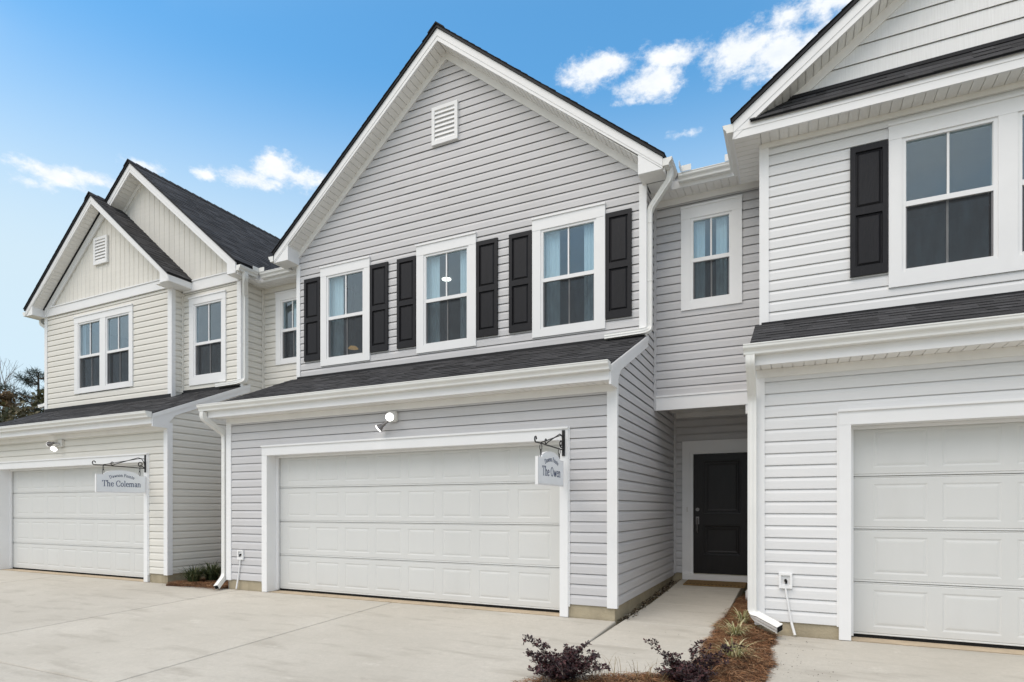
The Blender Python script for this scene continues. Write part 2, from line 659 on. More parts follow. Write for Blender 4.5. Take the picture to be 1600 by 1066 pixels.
def siding(root, axis, const, out, lim, z0, z1, holes, material, expo=EXPO, flat=False, seams=True, name='wall', joints=None):
    """lap siding on a wall: every course is its own board under the wall part.
    axis: 'X' boards run along X on the plane Y=const; 'Y' boards run along Y on the plane X=const.  out = sign of the outward normal"""
    def P(u, d, z):
        return (u, const + out * d, z) if axis == 'X' else (const + out * d, u, z)
    wall = MB()
    courses = []
    z = z0
    while z < z1 - 0.01:
        e = min(expo, z1 - z)
        courses.append((z, e))
        z += expo
    todo = []
    rc = {'grey vinyl': 0.016, 'white vinyl': 0.005, 'cream vinyl': 0.004}.get(material.name, 0.008)
    for zc, e in courses:
        la, lb = lim(zc + 1e-4)
        ta, tb = lim(zc + e - 1e-4)
        if min(lb, tb) - max(la, ta) < -0.3 or lb - la < 0.02:
            continue
        hs = [(h[0], h[1]) for h in holes if h[2] < zc + e - 0.002 and h[3] > zc + 0.002]
        for s0, s1 in subtract(la, lb, hs):
            todo.append((zc, e, s0, s1))
            e0, e1 = (s0 - 0.021 if s0 == la else s0), (s1 + 0.021 if s1 == lb else s1)
            wall.quad(P(e0, -0.022, zc), P(e1, -0.022, zc), P(e1, -0.022, zc + e), P(e0, -0.022, zc + e))
    w = wall.build(name, material, root)
    for zc, e, s0, s1 in todo:
        if flat:
            prof = [(-rc, e + 0.004), (-rc, e - 0.009), (0.005, e - 0.011), (0.018, 0.0), (0.017, -0.003), (0.013, -0.001), (0.011, 0.010), (-0.010, 0.010)]
        else:
            k = e / EXPO
            prof = [(-rc, e + 0.004), (-rc, e - 0.009), (0.003, e - 0.011), (0.0135, e * 0.64), (0.0150, 0.002), (0.0135, -0.002), (0.0110, 0.0), (0.0110, 0.010), (-0.010, 0.010)]
        cuts = [s0, s1]
        if seams and s1 - s0 > 3.0:
            cuts = [s0, s0 + (s1 - s0) * random.uniform(0.25, 0.8), s1]
        for q in range(len(cuts) - 1):
            a, b = cuts[q], cuts[q + 1]
            lift = 0.0028 if q else 0.0
            g = -0.02 if q else 0.0
            ra, rb = [], []
            for d, dz in prof:
                l0, l1 = lim(min(max(zc + dz, z0 + 1e-4), z1 + .15))
                pa = max(a + g, l0)
                pb = min(b, l1)
                if pb < pa:
                    pa = pb = (pa + pb) / 2
                ra.append(P(pa, d + lift, zc + dz))
                rb.append(P(pb, d + lift, zc + dz))
            MB().loft([ra, rb]).build('siding_board', material, w)
    return w


def battens(root, Y, lim_top, x0, x1, zb, holes, material, pitch=0.16):
    """vertical board-and-batten in a gable"""
    w = MB()
    n = int(round((x1 - x0) / pitch))
    p = (x1 - x0) / n
    cells = []
    for i in range(n):
        a, b = x0 + i * p, x0 + (i + 1) * p
        za, zc = lim_top(a), lim_top(b)
        if max(za, zc) - zb < 0.03:
            continue
        cells.append((a, b, za, zc))
        w.quad((a, Y, zb), (b, Y, zb), (b, Y, max(zc, zb)), (a, Y, max(za, zb)))
    wl = w.build('gable_wall', material, root)
    for a, b, za, zc in cells:
        za, zc = max(za, zb + .01), max(zc, zb + .01)
        prof = [(a, 0.003), (a + 0.004, 0.014), (a + 0.030, 0.014), (a + 0.036, 0.006), (b - 0.006, 0.006), (b, 0.003)]
        lo, hi = [], []
        for x, d in prof:
            lo.append((x, Y - d, zb))
            hi.append((x, Y - d, za + (zc - za) * (x - a) / (b - a)))
        MB().loft([lo, hi], closed=False).build('siding_board', material, wl)
    return wl


def hip(x0, x1, a, b):
    return lambda z: (a, b)


# ------------------------------------------------------------------ roofs
def shingles(root, P0, u, v, width, length, name='shingles', th=0.010, expo=0.143):
    """courses of laminated shingle tabs over a plane, all in one part"""
    P0, u, v = Vector(P0), Vector(u).normalized(), Vector(v).normalized()
    n = u.cross(v).normalized()
    if n.z < 0:
        n = -n
    mb = MB()
    rows = int(math.ceil(length / expo))
    for r in range(rows):
        s = r * expo
        e = min(expo, length - s)
        x = -random.uniform(0, 0.3)
        while x < width:
            wd = random.choice((0.10, 0.15, 0.19, 0.24, 0.3)) * random.uniform(0.85, 1.15)
            a, b = max(0, x), min(width, x + wd)
            x += wd
            if b - a < 0.01:
                continue
            k = random.choice((0.72, 0.88, 1.0, 1.1, 1.32)) * random.uniform(0.9, 1.1)
            col = (0.040 * k, 0.040 * k, 0.043 * k)
            t = th * random.choice((0.55, 0.6, 1.0, 1.05))
            q0 = P0 + u * a + v * s
            q1 = P0 + u * b + v * s
            q2 = P0 + u * b + v * (s + e)
            q3 = P0 + u * a + v * (s + e)
            mb.quad(q0 + n * t, q1 + n * t, q2 + n * 0.003, q3 + n * 0.003, col)
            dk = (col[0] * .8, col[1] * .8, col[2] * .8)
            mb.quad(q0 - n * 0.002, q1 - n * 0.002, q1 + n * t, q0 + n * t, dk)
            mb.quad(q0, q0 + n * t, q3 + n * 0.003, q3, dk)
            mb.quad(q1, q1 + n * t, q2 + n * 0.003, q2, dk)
    return tag(mb.build(name, M['shingle'], root), kind='stuff')


def fascia_poly(mb, pts, y0, th):
    mb.prism([(x, y0, z) for x, z in pts], (0, th, 0))


def gable(root, xc, half, zap, slope, Yr, Yw, back=17.5, fh=0.19, boxes=('L', 'R'), zbox=5.815, wall_half=3.22, trimh=0.12, sides=('L', 'R'),
          joined_soffit=False, ridge=True, inner=None):
    """a gable roof end: deck, shingles, rake boards, soffits and the trim under them"""
    roof = MB()
    for sg in (-1, 1):
        a = (xc, zap + 0.005)
        b = (xc + sg * (half + 0.02), zap + 0.005 - slope * (half + 0.02))
        roof.prism([(a[0], Yr - 0.03, a[1]), (b[0], Yr - 0.03, b[1]), (b[0], Yr - 0.03, b[1] + 0.045), (a[0], Yr - 0.03, a[1] + 0.045)], (0, back - Yr, 0))
    rf = roof.build('roof', M['flash'], root)
    L = math.hypot(half + 0.03, slope * (half + 0.03))
    for sg in (-1, 1):
        if ('L' if sg < 0 else 'R') not in sides:
            continue
        e0 = (xc + sg * (half + 0.03), Yr - 0.045, zap + 0.052 - slope * (half + 0.03))
        shingles(rf, e0, (0, 1, 0), (-sg, 0, slope), back - Yr, L)
    if ridge:
        cap = MB()
        y = Yr - 0.05
        while y < back - 0.3:
            for sg in (-1, 1):
                t = 0.068
                cap.quad((xc, y, zap + t + .01), (xc + sg * 0.15, y, zap + t + .01 - slope * .15), (xc + sg * 0.15, y + 0.2, zap + t - 0.004 - slope * .15), (xc, y + 0.2, zap + t - 0.004), (0.03, 0.03, 0.033))
                cap.quad((xc, y, zap + t + .01), (xc + sg * 0.15, y, zap + t + .01 - slope * .15), (xc + sg * 0.15, y, zap + t - .012 - slope * .15), (xc, y, zap + t - .012), (0.02, 0.02, 0.022))
            y += 0.19
        tag(cap.build('ridge_cap', M['shingle'], rf), kind='stuff')
    for sg in (-1, 1):
        if ('L' if sg < 0 else 'R') not in sides:
            continue
        mb = MB()
        X = lambda d: xc + sg * d
        Z = lambda d, o=0.0: zap + o - slope * d
        # rake board in two steps
        fascia_poly(mb, [(X(0), Z(0)), (X(half), Z(half)), (X(half), Z(half, -fh * .62)), (X(0), Z(0, -fh * .62))], Yr - 0.006, 0.03)
        fascia_poly(mb, [(X(0), Z(0, -fh * .62)), (X(half), Z(half, -fh * .62)), (X(half), max(Z(half, -fh), min(zbox, Z(half, -fh * .7)))), (X(0), Z(0, -fh))], Yr, 0.03)
        fb = mb.build('rake_board', M['trim'], root)
        if ('L' if sg < 0 else 'R') in boxes:
            wi = wall_half
            bx = MB()
            zt = Z(wi, -fh)
            bx.prism([(X(half - .012), Yr + 0.005, zbox), (X(wi), Yr + 0.005, zbox), (X(wi), Yr + 0.005, zt + .04), (X(half - .012), Yr + 0.005, Z(half - .012, -fh * .8))], (0, Yw - Yr - 0.02, 0))
            bx.build('eave_box', M['trim'], root)
            sf = box('soffit', min(X(half), X(wi)), max(X(half), X(wi)), Yr + 0.012, Yw - 0.02, zbox - 0.006, zbox - 0.002, M['soffit'], root)
        dmax = half if ('L' if sg < 0 else 'R') not in boxes else wall_half
        if inner is not None:
            dmax = inner
        # soffit strips across the overhang
        zs = -fh + 0.012
        sof = MB().quad((X(0), Yr + 0.02, Z(0, zs + .016)), (X(dmax), Yr + 0.02, Z(dmax, zs + .016)), (X(dmax), Yw, Z(dmax, zs + .016)), (X(0), Yw, Z(0, zs + .016))).build('soffit', M['soffit'], root)
        step = 0.1 / math.hypot(1, slope)
        d = 0.01
        js = MB()
        while d < dmax:
            d1 = min(dmax, d + step - 0.008)
            p = js if joined_soffit else MB()
            ya, yb = Yr + 0.03, Yw - 0.0
            p.prism([(X(d), ya, Z(d, zs)), (X(d1), ya, Z(d1, zs)), (X(d1), ya, Z(d1, zs + .015)), (X(d), ya, Z(d, zs + .015))], (0, yb - ya, 0))
            if not joined_soffit:
                p.build('soffit_panel', M['soffit'], sof)
            d += step
        if joined_soffit and js.v:
            tag(js.build('soffit_panels', M['soffit'], sof), kind='stuff')
        # trim on the wall under the soffit
        if trimh:
            tr = MB()
            dm = min(dmax, wall_half)
            fascia_poly(tr, [(X(0), Z(0, zs)), (X(dm), Z(dm, zs)), (X(dm), Z(dm, zs - trimh)), (X(0), Z(0, zs - trimh))], Yw - 0.032, 0.03)
            tr.build('gable_trim', M['soffit'], root)
    return rf


def gutter(root, axis, const, out, a, b, ztop, caps=True):
    """K-style gutter along an axis on the fascia at const"""
    prof = [(0.0, 0.0), (0.0, -0.112), (0.072, -0.112), (0.076, -0.106), (0.078, -0.082), (0.088, -0.066), (0.106, -0.048), (0.112, -0.036), (0.113, -0.010), (0.119, -0.008), (0.119, 0.004), (0.108, 0.004), (0.106, -0.03), (0.07, -0.10), (0.006, -0.10), (0.006, 0.0)]

    prof = [(d, z * 0.86) for d, z in prof]

    def P(u, d, z):
        return (u, const + out * d, ztop + z) if axis == 'X' else (const + out * d, u, ztop + z)
    mb = MB().loft([[P(a, d, z) for d, z in prof], [P(b, d, z) for d, z in prof]])
    cap = prof[:11]
    for u, s in ((a, -1), (b, 1)):
        if caps:
            mb.prism([P(u, d, z) for d, z in cap], (0.003 * s, 0, 0) if axis == 'X' else (0, 0.003 * s, 0))
    return mb.build('gutter', M['gutter'], root)


def flat_soffit(root, x0, x1, y0, y1, z, joined=False, along='X'):
    base = box('soffit', x0, x1, y0, y1, z + 0.012, z + 0.02, M['soffit'], root)
    js = MB()
    s, e = (x0, x1) if along == 'X' else (y0, y1)
    while s < e - 0.01:
        s1 = min(e, s + 0.1) - 0.008
        p = js if joined else MB()
        if along == 'X':
            p.box(s, s1, y0 + 0.003, y1 - 0.003, z, z + 0.011)
        else:
            p.box(x0 + 0.003, x1 - 0.003, s, s1, z, z + 0.011)
        if not joined:
            p.build('soffit_panel', M['soffit'], base)
        s += 0.1
    if joined and js.v:
        tag(js.build('soffit_panels', M['soffit'], base), kind='stuff')
    return base


def pent_roof(root, x0, x1, Yb, zb=None, slope=0.438, gx0=None, gx1=None, right_rake=None, left_rake=None, joined=True, wx0=None, wx1=None):
    """the little roof over a garage front, with fascia, gutter and soffit. Deck top line: z = 2.99 + slope (Y - 6.631)"""
    ye = 6.40
    zt = lambda y: 2.998 + slope * (y - 6.631)
    yb = Yb + 0.02
    r = MB().prism([(x0, ye, zt(ye)), (x0, yb, zt(yb)), (x0, yb, zt(yb) - 0.03), (x0, ye, zt(ye) - 0.03)], (x1 - x0, 0, 0)).build('pent_roof', M['flash'], root)
    L = math.hypot(yb - ye, slope * (yb - ye)) + 0.01
    shingles(r, (x0 - 0.006, ye - 0.012, zt(ye - 0.012) + 0.002), (1, 0, 0), (0, 1, slope), x1 - x0 + 0.012, L)
    fx0, fx1 = (gx0 if gx0 is not None else x0) + 0.05, (gx1 if gx1 is not None else x1) - 0.012
    box('fascia', fx0, fx1, 6.44, 6.465, 2.748, zt(6.44) - 0.03, M['trim'], root)
    gutter(root, 'X', 6.44, -1, gx0 if gx0 is not None else x0, gx1 if gx1 is not None else x1, 2.945 - 0.002)
    flat_soffit(root, fx0, fx1, 6.466, 6.728, 2.757, joined=joined)
    return zt


def rake_side(root, X, sgn, zt, y1, ybox=True):
    """sloping trim board of a pent roof, on the side wall at X"""
    y0 = 6.45
    f = lambda y: zt(y) - 0.005
    mb = MB().prism([(X + sgn * 0.002, y0, f(y0)), (X + sgn * 0.002, y1, f(y1)), (X + sgn * 0.002, y1, f(y1) - 0.155), (X + sgn * 0.002, 6.86, f(6.86) - 0.155), (X + sgn * 0.002, 6.745, 2.80), (X + sgn * 0.002, 6.745, 2.70), (X + sgn * 0.002, y0, 2.70)], (sgn * 0.026, 0, 0))
    mb.build('rake_board', M['trim'], root)
    mb = MB().prism([(X + sgn * 0.03, y0, f(y0)), (X + sgn * 0.03, y1, f(y1)), (X + sgn * 0.03, y1, f(y1) - 0.07), (X + sgn * 0.03, y0, f(y0) - 0.07)], (sgn * 0.006, 0, 0))
    mb.build('drip_edge', M['trim'], root)


# ------------------------------------------------------------------ windows, shutters, doors
def window(root, Y, gx0, gx1, gz0, gz1, rail, tx0, tx1, tz0, tz1, cap=True, grille=True, panes2=None):
    """single-hung window; g* is the glass field, t* the outside of its casing"""
    w = MB()
    fr = 0.042
    yo = Y - 0.034
    ff = 0.022
    lists = [(gx0, gx1)] + ([panes2] if panes2 else [])
    fx0, fx1 = min(l[0] for l in lists) - fr, max(l[1] for l in lists) + fr
    # casing boards
    w.box(tx0, fx0, yo, Y + 0.004, tz0, gz1 + fr)
    w.box(fx1, tx1, yo, Y + 0.004, tz0, gz1 + fr)
    w.box(fx0, fx1, yo, Y + 0.004, tz0, gz0 - fr)
    w.box(tx0, tx1, yo - 0.003, Y + 0.004, gz1 + fr, tz1 - 0.03)
    if cap:
        w.box(tx0 - 0.004, tx1 + 0.004, yo - 0.018, Y + 0.004, tz1 - 0.026, tz1)
        w.box(tx0, tx1, yo - 0.006, Y + 0.004, tz1 - 0.03, tz1 - 0.026)
    if panes2:
        w.box(lists[0][1] + fr, lists[1][0] - fr, yo, Y + 0.004, gz0 - fr, gz1 + fr)
    win = w.build('window', M['trim'], root)
    for gx0, gx1 in lists:
        f = MB()
        yf = Y - ff
        f.box(gx0 - fr, gx0 - 0.006, yf, Y + 0.062, gz0 - fr, gz1 + fr)
        f.box(gx1 + 0.006, gx1 + fr, yf, Y + 0.062, gz0 - fr, gz1 + fr)
        f.box(gx0 - 0.006, gx1 + 0.006, yf, Y + 0.062, gz1 + 0.006, gz1 + fr)
        f.box(gx0 - 0.006, gx1 + 0.006, yf - 0.012, Y + 0.062, gz0 - fr, gz0 - 0.012)
        # upper sash stiles
        f.box(gx0 - 0.006, gx0, yf + 0.01, Y + 0.05, rail, gz1 + 0.006)
        f.box(gx1, gx1 + 0.006, yf + 0.01, Y + 0.05, rail, gz1 + 0.006)
        f.build('frame', M['trim'], win)
        mid = (gx0 + gx1) / 2
        sr = MB().box(gx0 - 0.006, gx1 + 0.006, yf + 0.004, Y + 0.03, rail - 0.055, rail)
        sr.build('sash_rail', M['trim'], win)
        box('muntin', mid - 0.011, mid + 0.011, Y - 0.004, Y + 0.010, rail, gz1 + 0.006, M['trim'], win)
        box('pane', gx0 - 0.006, gx1 + 0.006, Y + 0.012, Y + 0.016, rail, gz1 + 0.006, M['glass'], win)
        box('muntin', mid - 0.010, mid + 0.010, Y + 0.030, Y + 0.040, gz0 - 0.012, rail - 0.055, M['trim'], win)
        box('pane', gx0 - 0.006, gx1 + 0.006, Y + 0.044, Y + 0.048, gz0 - 0.012, rail - 0.05, M['glass'], win)
        sc = MB().quad((gx0 + 0.004, Y + 0.004, gz0 - 0.004), (gx1 - 0.004, Y + 0.004, gz0 - 0.004), (gx1 - 0.004, Y + 0.004, rail - 0.055), (gx0 + 0.004, Y + 0.004, rail - 0.055))
        sc.build('screen', M['screen'], win)
        sb = MB()
        sb.box(gx0 - 0.006, gx0 + 0.008, Y - 0.002, Y + 0.008, gz0 - 0.012, rail - 0.055)
        sb.box(gx1 - 0.008, gx1 + 0.006, Y - 0.002, Y + 0.008, gz0 - 0.012, rail - 0.055)
        sb.build('screen_frame', M['metal'], win)
    return win, (fx0, fx1, gz0 - fr, gz1 + fr)


def hole(gx0, gx1, gz0, gz1, fr=0.042):
    return (gx0 - fr + .004, gx1 + fr - .004, gz0 - fr + .004, gz1 + fr - .004)


def rings(mb, x0, x1, z0, z1, Y, steps):
    """nested rectangles facing -Y; steps = [(inset, depth)], the last one closes the field"""
    prev = None
    for ins, d in steps:
        r = [(x0 + ins, Y - d, z0 + ins), (x1 - ins, Y - d, z0 + ins), (x1 - ins, Y - d, z1 - ins), (x0 + ins, Y - d, z1 - ins)]
        if prev:
            for k in range(4):
                j = (k + 1) % 4
                mb.quad(prev[k], prev[j], r[j], r[k])
        prev = r
    mb.poly(prev)
    return mb


def shutter(root, Y, x0, x1, z0, z1):
    yf = Y - 0.016
    th = 0.042
    H = z1 - z0
    pz = [(z0 + 0.071 * H, z0 + 0.469 * H), (z0 + 0.525 * H, z0 + 0.955 * H)]
    px0, px1 = x0 + 0.052, x1 - 0.052
    mb = MB()
    yo = Y - th
    mb.box(x0, px0, yo, yf, z0, z1)
    mb.box(px1, x1, yo, yf, z0, z1)
    for a, b in ((z0, pz[0][0]), (pz[0][1], pz[1][0]), (pz[1][1], z1)):
        mb.box(px0, px1, yo, yf, a, b)
    s = mb.build('shutter', M['shutter'], root)
    for a, b in pz:
        rings(MB(), px0, px1, a, b, Y, [(0.0, th - 0.002), (0.006, 0.02), (0.016, 0.02), (0.036, 0.034)]).build('raised_panel', M['shutter'], s)
    return s


def garage_door(root, x0, x1, Y):
    """four sections of eight embossed panels"""
    seal = box('bottom_seal', x0 - 0.01, x1 + 0.01, Y + 0.006, Y + 0.04, 0.004, 0.045, M['black'])
    frame = MB().box(x0 - 0.03, x1 + 0.03, Y + 0.05, Y + 0.07, 0.03, 2.17).build('garage_door', M['door'], root)
    seal.parent = frame
    w = WL[seal.name]; p = WL[frame.name]
    seal.location = (w[0] - p[0], w[1] - p[1], w[2] - p[2])
    hs = 0.533
    W = x1 - x0
    pw, pitch = 0.458, 0.571
    m0 = (W - 7 * pitch - pw) / 2
    me_cache = None
    for s in range(4):
        z0 = 0.035 + s * hs
        z1 = z0 + hs - 0.004
        a, b = z0 + 0.085, z1 - 0.075
        mb = MB()
        xs = [x0 - 0.02]
        for k in range(8):
            xs += [x0 + m0 + k * pitch, x0 + m0 + k * pitch + pw]
        xs += [x1 + 0.02]
        lo, hi = z0 + 0.026, z1 - 0.022
        mb.quad((xs[0], Y, lo), (xs[-1], Y, lo), (xs[-1], Y, a), (xs[0], Y, a))
        mb.quad((xs[0], Y, b), (xs[-1], Y, b), (xs[-1], Y, hi), (xs[0], Y, hi))
        for k in range(0, len(xs), 2):
            mb.quad((xs[k], Y, a), (xs[k + 1], Y, a), (xs[k + 1], Y, b), (xs[k], Y, b))
        # ribbed edges of the section
        def strip(pts):
            for (d0, q0), (d1, q1) in zip(pts, pts[1:]):
                mb.quad((xs[0], Y - d0, q0), (xs[-1], Y - d0, q0), (xs[-1], Y - d1, q1), (xs[0], Y - d1, q1))
        strip([(0, lo), (-0.006, lo - 0.006), (-0.006, lo - 0.010), (0.0, lo - 0.015), (0.0, z0 + 0.004), (-0.010, z0), (-0.03, z0)])
        strip([(0, hi), (-0.005, hi + 0.005), (-0.005, hi + 0.008), (0.0, hi + 0.012), (0.0, z1 - 0.004), (-0.010, z1), (-0.03, z1)])
        sec = mb.build('door_section', M['door'], frame)
        for k in range(8):
            xa = x0 + m0 + k * pitch
            org = (xa, Y, a)
            if me_cache is None:
                o = rings(MB(), xa, xa + pw, a, b, Y, [(0, 0), (0.014, -0.0045), (0.020, -0.0045), (0.040, -0.0005), (0.055, 0.0)]).build('raised_panel', M['door'], frame, origin=org)
                me_cache = o.data
            else:
                link('raised_panel', me_cache, org, frame)
    return frame


def garage_surround(root, x0, x1, Yd, tw=0.105, ztop=2.135, zcap=2.29):
    t = MB()
    Y = 6.74
    yo = Y - 0.036
    t.box(x0 - tw, x0, yo, Y + 0.01, 0.006, ztop)
    t.box(x1, x1 + tw, yo, Y + 0.01, 0.006, ztop)
    t.box(x0 - tw - 0.0, x1 + tw + 0.0, yo - 0.003, Y + 0.01, ztop, zcap - 0.03)
    t.box(x0 - tw - 0.006, x1 + tw + 0.006, yo - 0.022, Y + 0.01, zcap - 0.024, zcap)
    t.box(x0 - tw, x1 + tw, yo - 0.008, Y + 0.01, zcap - 0.03, zcap - 0.024)
    # J-channel beside the casing, cut short of the ground
    t.box(x0 - tw - 0.018, x0 - tw, Y - 0.024, Y + 0.01, 0.13, zcap)
    t.box(x1 + tw, x1 + tw + 0.018, Y - 0.024, Y + 0.01, 0.13, zcap)
    t.build('door_casing', M['trim'], root)
    j = MB()
    j.box(x0 - 0.02, x0 - 0.001, Y + 0.01, Yd + 0.05, 0.006, ztop + .02)
    j.box(x1 + 0.001, x1 + 0.02, Y + 0.01, Yd + 0.05, 0.006, ztop + .02)
    j.box(x0 - 0.001, x1 + 0.001, Y + 0.01, Yd + 0.05, ztop + 0.001, ztop + 0.02)
    for xa, xb in ((x0 - 0.001, x0 + 0.035), (x1 - 0.035, x1 + 0.001)):
        j.box(xa, xb, Yd - 0.05, Yd - 0.012, 0.02, ztop)
    j.box(x0 + 0.035, x1 - 0.035, Yd - 0.05, Yd - 0.012, ztop - 0.03, ztop)
    j.build('door_jamb', M['trim'], root)


def gable_vent(root, Y, x0, x1, z0, z1):
    f = MB()
    b = 0.055
    yo = Y - 0.045
    f.box(x0, x0 + b, yo, Y, z0, z1)
    f.box(x1 - b, x1, yo, Y, z0, z1)
    f.box(x0 + b, x1 - b, yo, Y, z1 - b, z1)
    f.box(x0 + b, x1 - b, yo, Y, z0, z0 + b)
    f.quad((x0 + b, Y - 0.016, z0 + b), (x1 - b, Y - 0.016, z0 + b), (x1 - b, Y - 0.016, z1 - b), (x0 + b, Y - 0.016, z1 - b))
    v = f.build('gable_vent', M['trim'], root)
    n = 7
    h = (z1 - z0 - 2 * b) / n
    for i in range(n):
        a = z0 + b + i * h
        MB().prism([(x0 + b, Y - 0.045, a + 0.004), (x0 + b, Y - 0.018, a + h * 0.98), (x0 + b, Y - 0.017, a + h * 0.98 - 0.012), (x0 + b, Y - 0.040, a)], (x1 - x0 - 2 * b, 0, 0)).build('louver', M['trim'], v)


def corner(root, x, Y, z0, z1, sx, sy=-1, w=0.098, m=None, w2=None):
    """outside corner post: sx = side on which the other wall lies (+1: the wall turns at its right end)"""
    mb = MB()
    p = 0.024
    xa, xb = (x - w, x + p) if sx > 0 else (x - p, x + w)
    mb.box(xa, xb, Y - p, Y + 0.006, z0, z1)
    xs = (x, x + p) if sx > 0 else (x - p, x)
    mb.box(xs[0], xs[1], Y + 0.006, Y + (w2 or w), z0, z1)
    return mb.build('corner_board', m or M['trim'], root)


def curtain(x0, x1, Y, z0, z1, label, n=4, taper=0.0):
    mb = MB()
    cols = n * 8
    rows = []
    for r in range(7):
        t = r / 6
        z = z1 + (z0 - z1) * t
        row = []
        for k in range(cols + 1):
            u = k / cols
            x = x0 + (x1 - x0) * u * (1 - taper * math.sin(math.pi * t) * .5)
            y = Y - 0.02 + 0.011 * math.sin(u * n * 2 * math.pi + 0.6 * math.sin(3 * t)) * (0.5 + 0.5 * t)
            row.append((x, y, z))
        rows.append(row)
    mb.loft(rows, closed=False, caps=False)
    o = mb.build('curtain', M['curtain'], None, smooth=True)
    return tag(o, label, 'curtain', 'sheer curtains behind the windows')


def room(root, x0, x1, y0, y1, z0, z1):
    y0 -= 0.085
    r = MB()
    r.quad((x0, y0, z0), (x1, y0, z0), (x1, y1, z0), (x0, y1, z0))
    r.quad((x0, y1, z0), (x1, y1, z0), (x1, y1, z1), (x0, y1, z1))
    r.quad((x0, y0, z0), (x0, y1, z0), (x0, y1, z1), (x0, y0, z1))
    r.quad((x1, y0, z0), (x1, y1, z0), (x1, y1, z1), (x1, y0, z1))
    o = r.build('room', M['room'], root)
    MB().quad((x0, y0, z1), (x1, y0, z1), (x1, y1, z1), (x0, y1, z1)).build('ceiling', M['roomceil'], o)
    return o


def downspout(root, pts, w=0.082, d=0.062, side=(1, 0, 0), straps=(), r=0.07, elbow=None):
    mb = rect_sweep(MB(), bend(pts, 5, r), w, d, side, True)
    o = mb.build('downspout', M['gutter'], root, smooth=False)
    for (p, q) in straps:
        pass
    return o


def sleeve(o, x, y, z, w=0.088, d=0.068):
    box('joint_sleeve', x - w / 2, x + w / 2, y - d / 2, y + d / 2, z, z + 0.006, M['gutter'], o)


def mouth(o, p, direction, w, d, side):
    dr = Vector(direction).normalized()
    a = Vector(side); a = (a - dr * a.dot(dr)).normalized()
    b = dr.cross(a)
    P = Vector(p) + dr * 0.002
    MB().poly([P + a * (w * .44) + b * (d * .42), P - a * (w * .44) + b * (d * .42), P - a * (w * .44) - b * (d * .42), P + a * (w * .44) - b * (d * .42)]).build('outlet', M['black'], o)  # flat black sheet on the capped end, painted as the pipe's dark inside


# ================================================================== ground
YG = 6.74
SL = 0.033


def gz(y):
    if y >= YG:
        return 0.0
    return -SL * (YG - max(y, -7.0))


g = MB()
ys = [-1200, -300, -60, -20, -7, -3, 0, 3, 5, 6.74, 8, 12, 20, 60, 300, 1500]
xs = [-1500, -300, -80, -40, -24, -17, -12, -6, 0, 6, 12, 30, 80, 300, 1500]
for i in range(len(xs) - 1):
    for j in range(len(ys) - 1):
        g.quad((xs[i], ys[j], gz(ys[j]) - .06), (xs[i + 1], ys[j], gz(ys[j]) - .06), (xs[i + 1], ys[j + 1], gz(ys[j + 1]) - .06), (xs[i], ys[j + 1], gz(ys[j + 1]) - .06))
M['lawn'] = mat('dormant lawn', (0.30, 0.265, 0.165), 0.95, 0.1, 0.3, 3.0, 0.6, 80.0)  # lightened so the ground bounces more light up under the eaves
tag(g.build('ground', M['lawn']), kind='structure')
M['asphalt'] = mat('lightened road', (0.20, 0.195, 0.185), 0.9, 0.2, 0.15, 6.0, 0.4, 90.0)  # road tone raised along with the lawn, to bounce more light upward
tag(box('road', -200, 200, -14.0, -7.2, gz(-8) - .058, gz(-8) - .03, M['asphalt']), kind='structure')


def slab_row(name, xedges, yedges, zoff=0.0, label=None):
    base = MB()
    x0, x1 = xedges[0], xedges[-1]
    for a, b in zip(yedges, yedges[1:]):
        base.quad((x0, a, gz(a) - .045), (x1, a, gz(a) - .045), (x1, b, gz(b) - .045), (x0, b, gz(b) - .045))
    b0 = base.build(name, M['found'])
    tag(b0, kind='structure')
    G = 0.009
    for xa, xb in zip(xedges, xedges[1:]):
        for ya, yb in zip(yedges, yedges[1:]):
            mb = MB()
            xa1, xb1, ya1, yb1 = xa + G, xb - G, ya + G, yb - G
            top, low = [], []
            for (x, y) in ((xa1, ya1), (xb1, ya1), (xb1, yb1), (xa1, yb1)):
                cx = x + (0.008 if x == xa1 else -0.008)
                cy = y + (0.008 if y == ya1 else -0.008)
                top.append((cx, cy, gz(y) + zoff))
                low.append((x, y, gz(y) + zoff - 0.010))
            bot = [(p[0], p[1], p[2] - 0.035) for p in low]
            mb.poly(top)
            for k in range(4):
                j = (k + 1) % 4
                mb.quad(low[k], low[j], top[j], top[k])
                mb.quad(bot[k], bot[j], low[j], low[k])
            mb.build('slab', M['concrete'], b0)
    return b0


slab_row('driveway', [-17.2, -12.9, -8.04, -5.05, -1.855], [-6.9, -3.0, 0.0, 2.95, 6.735])
slab_row('driveway', [-0.215, 2.95, 6.2], [-6.9, -3.0, 0.0, 2.95, 6.735])
# the walk to the front door, rising a little to the threshold
wk = MB().box(-1.84, -0.74, 4.5, 10.36, -0.14, -0.115).build('footpath', M['found'])
tag(wk, kind='structure')


def wz(y):
    return gz(y) + 0.003 + (0.092 * max(0, y - 6.9) / 3.4)


